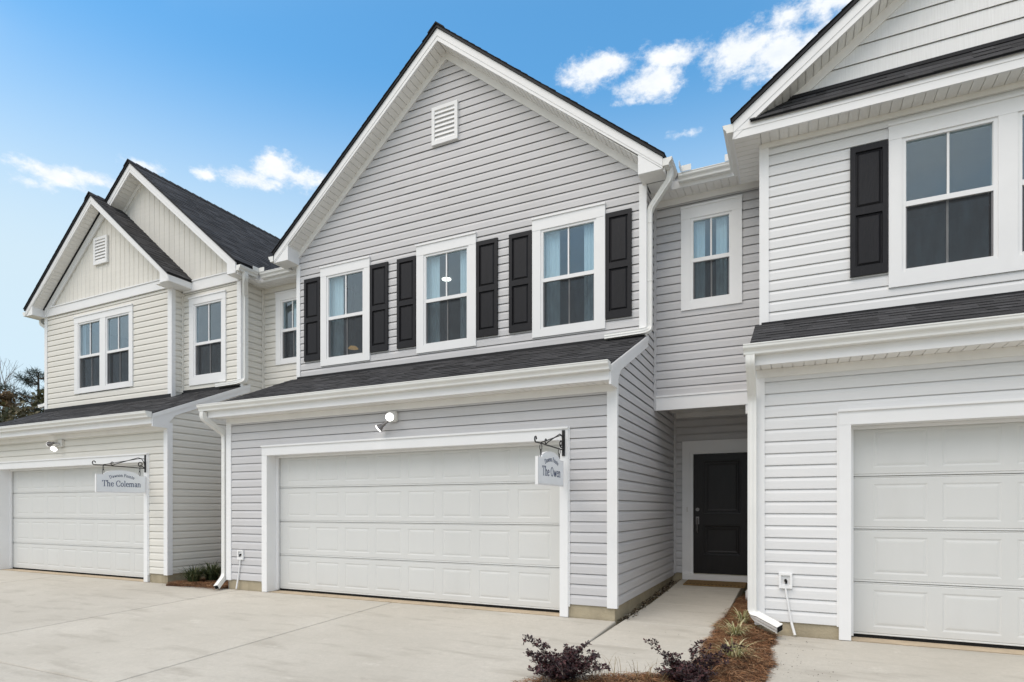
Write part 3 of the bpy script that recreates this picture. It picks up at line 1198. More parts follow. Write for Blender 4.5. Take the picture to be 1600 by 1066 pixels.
wy = [4.3, 5.68, 6.76, 8.05, 9.38, 10.37]
for ya, yb in zip(wy, wy[1:]):
    mb = MB()
    xl0 = -1.850 if ya < 6.7 else -1.74
    xl1 = -1.850 if yb < 6.7 else -1.74
    if 6.7 < yb < 6.9:
        xl1 = -1.80
    if 6.7 < ya < 6.9:
        xl0 = -1.80
    pts = [(xl0 + .004, ya + .004), (-0.735, ya + .004), (-0.735, yb - .004), (xl1 + .004, yb - .004)]
    top = []
    for (x, y) in pts:
        cx = x + (0.007 if x < -1.2 else -0.007)
        cy = y + (0.006 if abs(y - ya) < .01 else -0.006)
        top.append((cx, cy, wz(y)))
    low = [(x, y, wz(y) - 0.006) for x, y in pts]
    bot = [(x, y, wz(y) - 0.12) for x, y in pts]
    mb.poly(top)
    for k in range(4):
        j = (k + 1) % 4
        mb.quad(low[k], low[j], top[j], top[k])
        mb.quad(bot[k], bot[j], low[j], low[k])
    mb.build('slab', M['concrete'], wk)

# ================================================================== grey townhouse
H = thing('townhouse', 'grey lap-sided middle townhouse with three shuttered windows and a recessed black front door', 'house', (-5.09, 9.5, 0), 'row of attached townhouses')
XL, XR = -8.318, -1.868
D0, D1 = -7.42, -2.55
YD = 6.94
# garage front
siding(H, 'X', 6.74, -1, lambda z: (XL, XR), 0.16, 2.775, [(D0 - .1, D1 + .1, 0, 2.25)], M['gray'])
box('foundation', XL + .004, D0 - 0.1, 6.746, 6.9, -0.05, 0.165, M['found'], H)
box('foundation', D1 + 0.1, XR - 0.012, 6.746, 6.9, -0.05, 0.165, M['found'], H)
box('foundation', XR - 0.16, XR - 0.012, 6.9, 10.39, -0.05, 0.168, M['found'], H)
box('foundation', XR - 0.012, -0.36, 10.395, 10.45, -0.05, 0.21, M['found'], H)
garage_surround(H, D0, D1, YD)
garage_door(H, D0, D1, YD)
box('sill_strip', D0, D1, 6.742, 6.99, -0.03, 0.004, M['tan'], H)
box('frieze_board', XL, XR, 6.708, 6.738, 2.672, 2.756, M['soffit'], H)
corner(H, XR, 6.74, 0.145, 2.80, 1, w2=0.035)
corner(H, XL, 6.74, 0.145, 2.755, -1, w=0.085)
zt = pent_roof(H, -8.50, -1.855, 8.25, gx0=-8.53, gx1=-1.845, joined=False)
rake_side(H, XR, 1, zt, 8.32)
# right-hand return wall


def lim_side(z):
    y = 6.851 + (z - 2.95) / 0.417
    if z < 3.035:
        return (max(6.74, y), 10.39)
    return (min(max(6.74, y), 8.25), 8.8)


siding(H, 'Y', XR, 1, lim_side, 0.165, 5.82, [(8.8, 10.5, 3.03, 9)], M['gray'], seams=False, name='side_wall')
sw = MB()
sw.quad((XL, 6.74, -.02), (XL, 10.39, -.02), (XL, 10.39, 2.72), (XL, 6.74, 2.72))
sw.quad((XL, 8.25, 2.72), (XL, 10.39, 2.72), (XL, 10.39, 5.9), (XL, 8.25, 5.9))
sw.poly([(XL, 6.74, 2.72), (XL, 8.25, 2.72), (XL, 8.25, 3.6)])
sw.build('side_wall', M['gray'], H)
# upper front
xc, zap, slo = -5.087, 8.894, 0.833
gtrim = lambda z: 3.23 if z < 6.0 else max(0.0, (zap - 0.19 + 0.012 - z) / slo)
W1 = (-7.573, -6.806, 4.036, 5.455)
W2 = (-5.482, -4.715, 4.036, 5.455)
W3 = (-3.390, -2.606, 4.03, 5.447)
Wn = [W1, W2, W3]
siding(H, 'X', 8.25, -1, lambda z: (max(XL, xc - gtrim(z)), min(XR, xc + gtrim(z))), 3.738, 8.66, [hole(*w) for w in Wn], M['gray'])
box('flashing', XL, XR, 8.215, 8.249, 3.60, 3.740, M['flash'], H)
corner(H, XR, 8.25, 3.70, 5.815, 1, w=0.078, w2=0.035)
corner(H, XL, 8.25, 3.70, 5.815, -1, w=0.062)
gable(H, xc, 3.52, zap, slo, 7.95, 8.25, wall_half=3.19, zbox=5.815)
gable_vent(H, 8.25 - 0.012, -5.351, -4.864, 7.242, 7.856)
for (gx0, gx1, gz0, gz1), tx in zip(Wn, ((-7.752, -6.637), (-5.666, -4.537), (-3.568, -2.432))):
    window(H, 8.25, gx0, gx1, gz0, gz1, 4.755, tx[0], tx[1], 3.883, 5.681)
for a, b in ((-8.14, -7.762), (-6.628, -6.246), (-6.057, -5.676), (-4.529, -4.152), (-3.955, -3.576), (-2.425, -2.050)):
    shutter(H, 8.25, a, b, 4.008, 5.515)
room(H, -8.2, -1.95, 8.36, 11.4, 3.3, 5.78)
# recessed entry bay
siding(H, 'X', 8.8, -1, lambda z: (XR, -0.346), 2.955, 5.72, [hole(-1.296, -0.816, 4.31, 5.42)], M['gray'], seams=False)
window(H, 8.8, -1.296, -0.816, 4.31, 5.42, 4.888, -1.468, -0.644, 4.157, 5.642)
room(H, -1.80, -0.40, 8.92, 11.0, 3.3, 5.78)
box('corner_post', XR + .014, XR + .045, 8.755, 8.80, 2.755, 5.80, M['gray'], H)
box('entry_band', XR + .002, -0.349, 8.775, 8.83, 2.745, 2.93, M['trim'], H)
box('band_cap', XR + .002, -0.349, 8.762, 8.80, 2.932, 2.957, M['trim'], H)
box('porch_ceiling', XR - 0.05, -0.349, 8.832, 10.39, 2.93, 2.95, M['soffit'], H)
box('frieze_board', XR + .04, -0.349, 8.775, 8.80, 5.715, 5.80, M['soffit'], H)
# porch back wall with the front door
siding(H, 'X', 10.39, -1, lambda z: (XR, -0.349), 0.215, 2.93, [(-1.60, -0.60, 0, 2.30)], M['gray'], seams=False)
box('corner_post', XR + .014, XR + .05, 10.345, 10.39, 0.2, 2.93, M['gray'], H)
box('frieze_board', XR + .05, -0.349, 10.36, 10.385, 2.85, 2.93, M['soffit'], H)
dc = MB()
dc.box(-1.712, -1.585, 10.352, 10.40, 0.105, 2.26)
dc.box(-0.565, -0.44, 10.352, 10.40, 0.105, 2.26)
dc.box(-1.712, -0.44, 10.350, 10.40, 2.26, 2.448)
dc.box(-1.585, -1.536, 10.375, 10.47, 0.12, 2.262)
dc.box(-0.617, -0.565, 10.375, 10.47, 0.12, 2.262)
dc.box(-1.536, -0.617, 10.375, 10.47, 2.228, 2.262)
dc.build('door_casing', M['trim'], H)
box('threshold', -1.70, -0.45, 10.30, 10.45, 0.105, 0.205, M['trim'], H)
fd = MB()
fx0, fx1, fz0, fz1, fy = -1.533, -0.619, 0.215, 2.225, 10.40
pls = [(0.526, 1.024), (1.22, 2.106)]
px0, px1 = -1.366, -0.786
fd.box(fx0, px0, fy, fy + .04, fz0, fz1)
fd.box(px1, fx1, fy, fy + .04, fz0, fz1)
for a, b in ((fz0, pls[0][0]), (pls[0][1], pls[1][0]), (pls[1][1], fz1)):
    fd.box(px0, px1, fy, fy + .04, a, b)
front = fd.build('front_door', M['frontdoor'], H)
for a, b in pls:
    rings(MB(), px0, px1, a, b, fy, [(0, 0), (0.004, -0.014), (0.03, -0.018), (0.036, -0.006), (0.055, -0.006), (0.075, -0.012)]).build('door_panel', M['frontdoor'], front)
hd = MB().box(-1.492, -1.440, fy - 0.012, fy, 1.04, 1.17)
hd.tube(bend([(-1.466, fy - .01, 1.14), (-1.466, fy - .06, 1.12), (-1.466, fy - .06, 0.93), (-1.466, fy - .01, 0.90)], 4, .04), 0.010)
hd.build('handle', M['metal'], front)
MB().tube([(-1.466, fy, 1.29), (-1.466, fy - .028, 1.29)], 0.030, 12).build('deadbolt', M['metal'], front)
box('doorbell', -1.640, -1.620, 10.338, 10.352, 1.25, 1.33, M['lampwhite'], H)
# porch post beside the neighbour's corner
pc = MB().box(-0.575, -0.36, 8.80, 9.0, 0.06, 2.745)
pc.box(-0.60, -0.35, 8.785, 9.015, 2.62, 2.744)
pc.box(-0.60, -0.35, 8.785, 9.015, 0.03, 0.16)
pc.build('porch_post', M['trim'], H)
# main roof slope behind the entry bay, its eave and gutters


def front_eave(root, x0, x1, gx0, gx1, joined):
    y0 = 8.46
    zt = lambda y: 5.965 + 0.5 * (y - y0)
    r = MB().prism([(x0, y0, zt(y0)), (x0, 13.4, zt(13.4)), (x0, 13.4, zt(13.4) - .03), (x0, y0, zt(y0) - .03)], (x1 - x0, 0, 0)).build('roof', M['flash'], root)
    shingles(r, (x0, y0 - .012, zt(y0) - .004), (1, 0, 0), (0, 1, 0.5), x1 - x0, math.hypot(4.94, 2.47))
    box('fascia', gx0 - .12, gx1 + .12, 8.49, 8.515, 5.79, 5.95, M['trim'], root)
    gutter(root, 'X', 8.49, -1, gx0, gx1, 5.935, caps=False)
    flat_soffit(root, gx0 - .45, gx1 + .35, 8.516, 8.797, 5.80, joined=joined)


front_eave(H, -2.6, -0.2, -1.445, -0.752, False)
# right eave of the big gable: side soffit, fascia and gutter
box('soffit', XR + .03, -1.566, 8.252, 8.796, 5.807, 5.813, M['soffit'], H)
box('fascia', -1.566, -1.545, 7.985, 8.50, 5.79, 5.945, M['trim'], H)
gutter(H, 'Y', -1.563, 1, 7.945, 8.372, 5.94)
gutter(H, 'Y', -8.63, -1, 7.945, 9.4, 5.94)
sg = MB().prism([(-1.395, 8.36, 5.94), (-1.395, 8.366, 5.94), (-1.395, 8.366, 6.02), (-1.395, 8.36, 6.02)], (0.13, 0, 0))
sg.box(-1.405, -1.399, 8.22, 8.37, 5.94, 6.02)
sg.build('splash_guard', M['gutter'], H)
ds = downspout(H, [(-1.497, 8.10, 5.86), (-1.497, 8.10, 5.735), (-1.815, 8.295, 5.47), (-1.815, 8.295, 3.80), (-1.87, 8.17, 3.755), (-2.42, 8.172, 3.745)], side=(0.0, 1, 0), w=0.075, d=0.072, r=0.085)
for zz in (5.28, 4.47):
    sleeve(ds, -1.815, 8.295, zz, 0.078, 0.082)
ds = downspout(H, [(-8.455, 6.385, 2.84), (-8.455, 6.385, 2.74), (-8.415, 6.75, 2.52), (-8.415, 6.75, 0.20), (-8.32, 6.52, 0.05)], side=(1, 0, 0), w=0.075, d=0.075)
sleeve(ds, -8.415, 6.75, 2.22, 0.08, 0.08)
mouth(ds, (-8.32, 6.52, 0.05), (0.095, -0.23, -0.15), 0.075, 0.075, (1, 0, 0))

# curtains and lamps seen through the glass
curtain(-7.66, -7.33, 8.37, 3.9, 5.6, 'pale sheer curtain behind the left pane of the window with the tan lamp')
curtain(-5.55, -5.29, 8.37, 3.9, 5.6, 'pale sheer curtain left of the lit ceiling lamp, in the middle shuttered window')
curtain(-4.90, -4.76, 8.37, 3.9, 5.6, 'narrow pale curtain right of the lit ceiling lamp, in the middle shuttered window', 3)
curtain(-3.43, -3.17, 8.37, 3.9, 5.6, 'wide pale curtain in the shuttered window beside the grey corner board')
curtain(-2.79, -2.63, 8.37, 3.9, 5.6, 'narrow pale curtain next to the last black shutter before the grey corner', 3)
curtain(-1.30, -1.15, 8.92, 4.1, 5.55, 'pale curtain at the downspout side of the small window over the porch', 3)
curtain(-1.00, -0.85, 8.92, 4.1, 5.55, 'pale curtain at the white-house side of the small window over the porch', 3)
t = thing('ceiling_light', 'round lit lamp on the ceiling behind the middle shuttered window', 'lamp', (-6.10, 9.87, 5.778))
MB().tube([(-6.10, 9.87, 5.779), (-6.10, 9.87, 5.76)], 0.085, 20).build('diffuser', M['downlight'], t)
MB().tube([(-6.10, 9.87, 5.779), (-6.10, 9.87, 5.772)], 0.10, 20).build('rim', M['lampwhite'], t)
t = thing('pendant_lamp', 'tan oval lamp shade behind the lower pane of the left shuttered window', 'lamp', (-7.92, 9.30, 5.78))
MB().tube([(-7.92, 9.30, 5.775), (-7.92, 9.30, 4.57)], 0.006, 6).build('cord', M['iron'], t)
MB().tube([(-7.92, 9.30, 4.49), (-7.92, 9.30, 4.50), (-7.92, 9.30, 4.53)], 0.105, 16, 0.07).build('lamp_shade', M['lampwood'], t)

# ================================================================== white townhouse
W = thing('townhouse', 'white townhouse cut by the picture edge, with one black shutter and a shake gable', 'house', (2.8, 9.5, 0), 'row of attached townhouses')
WX0, WX1 = -0.346, 6.1
E0, E1 = 0.512, 5.389
siding(W, 'X', 6.74, -1, lambda z: (WX0, WX1), 0.14, 2.775, [(E0 - .1, E1 + .1, 0, 2.25)], M['white'])
box('foundation', WX0 + .012, E0 - .1, 6.746, 6.9, -.05, .145, M['found'], W)
box('foundation', E1 + .1, WX1, 6.746, 6.9, -.05, .145, M['found'], W)
box('foundation', WX0 + .012, WX0 + .15, 6.9, 10.4, -.05, .145, M['found'], W)
garage_surround(W, E0, E1, YD)
garage_door(W, E0, E1, YD)
box('sill_strip', E0, E1, 6.742, 6.99, -0.03, 0.004, M['tan'], W)
box('frieze_board', WX0, WX1, 6.708, 6.738, 2.672, 2.756, M['soffit'], W)
corner(W, WX0, 6.74, 0.09, 2.755, -1, w=0.074)
zt = pent_roof(W, -0.41, 6.2, 7.7, slope=0.478, gx0=-0.452, gx1=6.25, joined=False)
sw = MB()
sw.quad((WX0, 6.74, -.02), (WX0, 10.39, -.02), (WX0, 10.39, 2.95), (WX0, 6.74, 2.72))
sw.quad((WX0, 7.7, 2.8), (WX0, 9.2, 2.8), (WX0, 9.2, 5.9), (WX0, 7.7, 5.9))
sw.quad((WX1, 6.74, -.02), (WX1, 12, -.02), (WX1, 12, 5.9), (WX1, 6.74, 2.72))
sw.build('side_wall', M['white'], W)
G1, G2 = (1.110, 1.864), (2.107, 2.861)
siding(W, 'X', 7.7, -1, lambda z: (WX0, WX1), 3.522, 5.60, [hole(G1[0], G2[1], 3.93, 5.311)], M['white'])
box('flashing', WX0, WX1, 7.665, 7.699, 3.38, 3.524, M['flash'], W)
box('frieze_board', WX0, WX1, 7.668, 7.698, 5.60, 5.668, M['soffit'], W)
corner(W, WX0, 7.7, 3.50, 5.655, -1, w=0.08)
window(W, 7.7, G1[0], G1[1], 3.93, 5.311, 4.657, 0.945, 3.03, 3.735, 5.53, panes2=G2)
shutter(W, 7.7, 0.576, 0.939, 3.911, 5.365)
shutter(W, 7.7, 3.04, 3.403, 3.911, 5.365)
room(W, -0.25, 6.0, 7.82, 10.6, 3.3, 5.66)
# eave across the gable: fascia, small shingle skirt, soffit
wxc, wzap, wsl = 2.85, 5.836 + 0.75 * 3.488, 0.75
fz = MB()
fz.box(-0.632, 6.33, 7.404, 7.43, 5.643, 5.73)
fz.box(-0.632, 6.33, 7.398, 7.43, 5.73, 5.792)
fz.build('fascia', M['trim'], W)
flat_soffit(W, -0.345, 6.2, 7.432, 7.668, 5.655, joined=False)
flat_soffit(W, -0.635, -0.349, 7.432, 8.50, 5.657, along='Y', joined=False)
sk = MB().prism([(-0.45, 7.375, 5.775), (-0.45, 7.375, 5.795), (-0.14, 7.70, 6.11), (-0.14, 7.70, 6.06)], (6.2, 0, 0)).build('skirt_roof', M['flash'], W)
shingles(sk, (-0.46, 7.365, 5.792), (1, 0, 0), (0, 1, 0.97), 6.3, 0.46)
box('flashing', -0.14, 6.0, 7.655, 7.699, 6.09, 6.128, M['flash'], W)
wlim = lambda z: max(0.0, (wzap - 0.19 + 0.012 - z) / wsl)
siding(W, 'X', 7.7, -1, lambda z: (max(WX0, wxc - wlim(z)), min(WX1, wxc + wlim(z))), 6.12, 8.2, [], M['shake'], expo=0.198, flat=True, seams=False, name='gable_wall')
gable(W, wxc, 3.488, wzap, wsl, 7.40, 7.70, boxes=(), wall_half=3.2, zbox=5.65)
# left eave
box('fascia', -0.652, -0.634, 7.43, 8.50, 5.66, 5.82, M['trim'], W)
gutter(W, 'Y', -0.640, -1, 7.398, 8.372, 5.825)
sg = MB().box(-0.83, -0.70, 8.36, 8.366, 5.94, 6.03)
sg.box(-0.706, -0.700, 8.22, 8.36, 5.94, 6.03)
sg.build('splash_guard', M['gutter'], W)
ds = downspout(W, [(-0.392, 6.385, 2.84), (-0.392, 6.385, 2.77), (-0.392, 6.69, 2.46), (-0.392, 6.695, 0.205), (-0.125, 6.505, 0.105)], side=(1, 0, 0), w=0.085, d=0.078)
for zz in (2.14, 0.74):
    sleeve(ds, -0.392, 6.695, zz)
mouth(ds, (-0.125, 6.505, 0.105), (0.267, -0.19, -0.10), 0.085, 0.078, (1, 0, 0))

# ================================================================== cream townhouse
K = thing('townhouse', 'cream townhouse with two stacked board-and-batten gables and no shutters', 'house', (-12.9, 9.5, 0), 'row of attached townhouses')
KX0, KX1 = -16.108, -9.83
F0, F1 = -15.262, -10.435
siding(K, 'X', 6.74, -1, lambda z: (KX0, KX1), 0.16, 2.775, [(F0 - .1, F1 + .1, 0, 2.25)], M['cream'])
box('foundation', KX0, F0 - .1, 6.746, 6.9, -.05, .165, M['found'], K)
box('foundation', F1 + .1, KX1 - .012, 6.746, 6.9, -.05, .165, M['found'], K)
box('foundation', KX1 - .16, KX1 - .012, 6.9, 10.4, -.05, .165, M['found'], K)
garage_surround(K, F0, F1, YD)
garage_door(K, F0, F1, YD)
box('sill_strip', F0, F1, 6.742, 6.99, -0.03, 0.004, M['tan'], K)
box('frieze_board', KX0, KX1, 6.708, 6.738, 2.672, 2.756, M['soffit'], K)
corner(K, KX1, 6.74, 0.145, 2.80, 1, w=0.078, w2=0.075)
corner(K, KX0, 6.74, 0.145, 2.715, -1)
zt = pent_roof(K, -16.32, KX1 + .013, 8.25, gx0=-16.3, gx1=KX1 + .022, joined=True)
rake_side(K, KX1, 1, zt, 8.45)
siding(K, 'Y', KX1, 1, lim_side, 0.165, 5.82, [(8.8, 10.5, 3.03, 9)], M['cream'], seams=False, name='side_wall')
sw = MB().quad((KX0, 6.74, -.02), (KX0, 14, -.02), (KX0, 14, 5.9), (KX0, 6.74, 5.9 if False else 2.72))
sw.quad((KX0, 8.0, 2.7), (KX0, 14, 2.7), (KX0, 14, 5.9), (KX0, 8.0, 5.9))
sw.build('side_wall', M['cream'], K)
# front bay
YB = 8.0
BX0, BX1 = KX0, -11.535
GA, GB = (-14.72, -13.968), (-13.69, -12.932)
siding(K, 'X', YB, -1, lambda z: (BX0, BX1), 3.66, 5.84, [hole(GA[0], GB[1], 4.06, 5.49)], M['cream'])
box('flashing', BX0, BX1, 7.965, 7.999, 3.50, 3.663, M['flash'], K)
window(K, YB, GA[0], GA[1], 4.06, 5.49, 4.782, -14.905, -12.778, 3.925, 5.69, panes2=GB)
box('frieze_band', BX0 - .0, BX1 + .024, 7.955, 7.998, 5.845, 6.03, M['trim'], K)
box('band_cap', BX0 - .0, BX1 + .024, 7.94, 7.998, 6.032, 6.056, M['trim'], K)
corner(K, BX1, YB, 3.60, 5.845, 1, w=0.105, w2=0.06)
corner(K, BX0, YB, 3.60, 5.845, -1, w=0.085)
bxc, bzap = -13.787, 8.10
blim = lambda x: bzap - 0.17 + 0.012 - 0.833 * abs(x - bxc)
battens(K, YB, blim, BX0, BX1, 6.056, [], M['cream'])
gable(K, bxc, 2.56, bzap, 0.833, 7.70, YB, back=8.9, fh=0.17, wall_half=2.30, zbox=5.84, joined_soffit=True, trimh=0.10)
gable_vent(K, YB - 0.012, -14.13, -13.645, 6.735, 7.333)
bw = MB().quad((BX1, YB, 3.5), (BX1, 8.25, 3.5), (BX1, 8.25, 5.9), (BX1, YB, 5.9)).build('bay_side_wall', M['cream'], K)
siding(K, 'Y', BX1, 1, lambda z: (YB + 0.05, 8.25), 3.72, 5.84, [], M['cream'], seams=False, name='bay_side_wall')
box('corner_post', BX1 + .012, BX1 + .045, 8.205, 8.25, 3.72, 5.84, M['cream'], K)
# right eave of the bay roof
box('fascia', -11.235, -11.21, 7.70, 8.23, 5.835, 5.965, M['trim'], K)
box('soffit', BX1 - .1, -11.212, 7.72, 8.23, 5.828, 5.834, M['soffit'], K)
# second front wall
Q = (-11.13, -10.375, 4.055, 5.465)
siding(K, 'X', 8.25, -1, lambda z: (BX1, KX1), 3.76, 5.785, [hole(*Q)], M['cream'], seams=False)
box('flashing', BX1, KX1, 8.215, 8.249, 3.60, 3.762, M['flash'], K)
window(K, 8.25, *Q, 4.715, -11.314, -10.227, 3.845, 5.665)
box('frieze_band', BX1, KX1 + .0, 8.205, 8.248, 5.787, 5.985, M['trim'], K)
box('band_cap', BX1, KX1 + .0, 8.19, 8.248, 5.987, 6.01, M['trim'], K)
corner(K, KX1, 8.25, 3.70, 5.81, 1, w=0.085, w2=0.03)
gxc, gzap = -12.84, 8.70
glim = lambda x: gzap - 0.19 + 0.012 - 0.833 * abs(x - gxc)
battens(K, 8.25, glim, -16.05, -9.90, 6.01, [], M['cream'])
gable(K, gxc, 3.22, gzap, 0.833, 7.95, 8.25, boxes=('R',), wall_half=2.98, zbox=5.815, joined_soffit=True, trimh=0.10)
room(K, -15.9, -9.85, 8.36, 11.0, 3.3, 5.78)
# wall over the hidden recess, beside the grey house
siding(K, 'X', 8.8, -1, lambda z: (KX1, -8.32), 2.955, 5.82, [hole(-9.275, -8.78, 4.325, 5.445)], M['cream'], seams=False)
window(K, 8.8, -9.275, -8.78, 4.325, 5.445, 4.907, -9.455, -8.60, 4.20, 5.66)
room(K, -9.65, -8.35, 8.92, 11.0, 3.3, 5.78)
box('corner_post', KX1 + .012, KX1 + .05, 8.75, 8.80, 2.955, 5.80, M['cream'], K)
box('entry_band', KX1 + .03, -8.34, 8.775, 8.83, 2.745, 2.955, M['trim'], K)
box('porch_ceiling', KX1, -8.32, 8.832, 10.39, 2.93, 2.95, M['soffit'], K)
MB().quad((KX1, 10.39, 0), (-8.32, 10.39, 0), (-8.32, 10.39, 2.95), (KX1, 10.39, 2.95)).build('porch_wall', M['cream'], K)
front_eave(K, -11.2, -8.3, -9.475, -8.40, True)
box('soffit', KX1 + .03, -9.56, 8.252, 8.796, 5.807, 5.813, M['soffit'], K)
box('fascia', -9.615, -9.595, 7.985, 8.50, 5.79, 5.97, M['trim'], K)
gutter(K, 'Y', -9.598, 1, 7.945, 8.372, 5.94)
gutter(K, 'Y', -16.37, -1, 7.70, 9.6, 5.94)
sg = MB().box(-9.47, -9.33, 8.365, 8.371, 5.94, 6.02)
sg.box(-9.479, -9.473, 8.23, 8.37, 5.94, 6.02)
sg.build('splash_guard', M['gutter'], K)
ds = downspout(K, [(-9.535, 8.10, 5.85), (-9.535, 8.10, 5.74), (-9.778, 8.31, 5.50), (-9.778, 8.31, 3.83), (-9.84, 8.17, 3.775), (-10.42, 8.172, 3.765)], side=(0, 1, 0), w=0.08, d=0.075)
sleeve(ds, -9.778, 8.31, 4.55, 0.08, 0.085)
ds = downspout(K, [(-16.40, 8.05, 5.85), (-16.40, 8.05, 5.76), (-16.165, 8.06, 5.62), (-16.165, 8.06, 3.80), (-16.33, 7.96, 3.74)], side=(0, 1, 0), w=0.075, d=0.075)
mouth(ds, (-16.33, 7.96, 3.74), (-0.165, -0.10, -0.06), 0.075, 0.075, (0, 1, 0))
curtain(-15.0, -14.72, 8.13, 3.9, 5.6, 'pale curtain in the left half of the twin window of the cream house')
curtain(-9.10, -8.97, 8.92, 4.1, 5.55, 'pale sheet standing for a light reflection in the small cream-house window beside the grey eave', 3)  # added curtain mesh stands for light reflected in the right pane

# ================================================================== fittings


def wall_light(x, z, label, aim):
    t = thing('wall_light', label, 'lamp', (x, 6.726, z), 'twin flood lights over the garage doors')
    mb = MB()
    s, y = 0.072, 6.726
    pts = [(x - s, z - s + .02), (x - s + .02, z - s), (x + s - .02, z - s), (x + s, z - s + .02), (x + s, z + s - .02), (x + s - .02, z + s), (x - s + .02, z + s), (x - s, z + s - .02)]
    mb.prism([(p, y, q) for p, q in pts], (0, -0.045, 0))
    mb.build('base_plate', M['lampwhite'], t)
    for k, (px, pz, d) in enumerate(aim):
        d = Vector(d).normalized()
        p0 = Vector((x, y - 0.045, z - 0.02))
        p1 = Vector((x + px, y - 0.085, z + pz))
        hb = MB().tube([p0, p1, p1 + d * 0.02], 0.016, 10)
        a = p1 + d * 0.02
        hb.tube([a, a + d * 0.04], 0.024, 14)
        hb.tube([a + d * 0.04, a + d * 0.11], 0.026, 16, 0.058)
        hd = hb.build('lamp_head', M['metal'] if k else M['lampwhite'], t)
        b = a + d * 0.11
        MB().tube([b - d * .004, b + d * 0.006, b + d * 0.013], 0.057, 18, 0.047).build('bulb', M['bulb'], hd, smooth=False)
    return t


cmv = Vector((0, 0, 1.31))
_d1 = (cmv - Vector((-5.03, 6.6, 2.56)))
wall_light(-5.01, 2.575, 'white twin flood light over the grey house garage', [(-0.01, -0.01, (_d1.x, _d1.y, _d1.z)), (-0.07, -0.085, (-0.75, -0.35, -0.62))])
wall_light(-12.98, 2.585, 'white twin flood light over the cream house garage', [(-0.03, -0.03, (0.35, -0.5, -0.62)), (-0.10, 0.01, (-0.95, -0.25, -0.2))])


def spigot_box(x, z, label, x2, z2, tip):
    t = thing('utility_box', label, 'wall box', (x, 6.725, z), 'utility boxes low on the garage fronts')
    mb = MB()
    w, h, y = 0.063, 0.078, 6.727
    yo = y - 0.03
    mb.box(x - w, x - w + .022, yo, y, z - h, z + h)
    mb.box(x + w - .022, x + w, yo, y, z - h, z + h)
    mb.box(x - w + .022, x + w - .022, yo, y, z + h - .022, z + h)
    mb.box(x - w + .022, x + w - .022, yo, y, z - h, z - h + .035)
    mb.quad((x - w, y - .006, z - h), (x + w, y - .006, z - h), (x + w, y - .006, z + h), (x - w, y - .006, z + h))
    mb.build('cover', M['trim'], t)
    sp = MB().tube([(x, y - .006, z + .005), (x + .004, y - .036, z - .003)], 0.014, 10)
    sp.tube([(x + .002, y - .03, z), (x + .008, y - .036, z - .028)], 0.011, 10)
    sp.build('spigot', M['black'], t)
    MB().tube([(x, y - .02, z - h), (x2, y - .018, z2)], 0.010, 10).build('pipe', M['trim'], t)
    MB().tube([(x2, y - .018, z2), tip], 0.013, 10).build('pipe_end', M['trim'], t)


spigot_box(-0.075, 0.565, 'white wall box with a thin leaning pipe, on the white house', -0.02, 0.14, (0.012, 6.68, 0.02))
spigot_box(-8.005, 0.565, 'white wall box with a thin leaning pipe, on the grey house beside its garage', -8.06, 0.18, (-8.075, 6.69, 0.02))

# door mat
dm = MB()
dm.prism([(-1.60, 9.74, wz(9.74) + .002), (-0.68, 9.74, wz(9.74) + .002), (-0.68, 10.27, wz(10.27) + .002), (-1.60, 10.27, wz(10.27) + .002)], (0, 0, 0.018))
t = thing('doormat', 'brown coir doormat in front of the black door', 'doormat', (-1.14, 10.1, wz(10.1)))
dm.build('coir_pad', M['mat'], t)
db = MB()
for a in range(16):
    db.box(-1.57 + a * .056, -1.57 + a * .056 + .03, 9.80, 9.83, wz(9.815) + .0185, wz(9.815) + .0225)
db.build('border_print', M['black'], t)

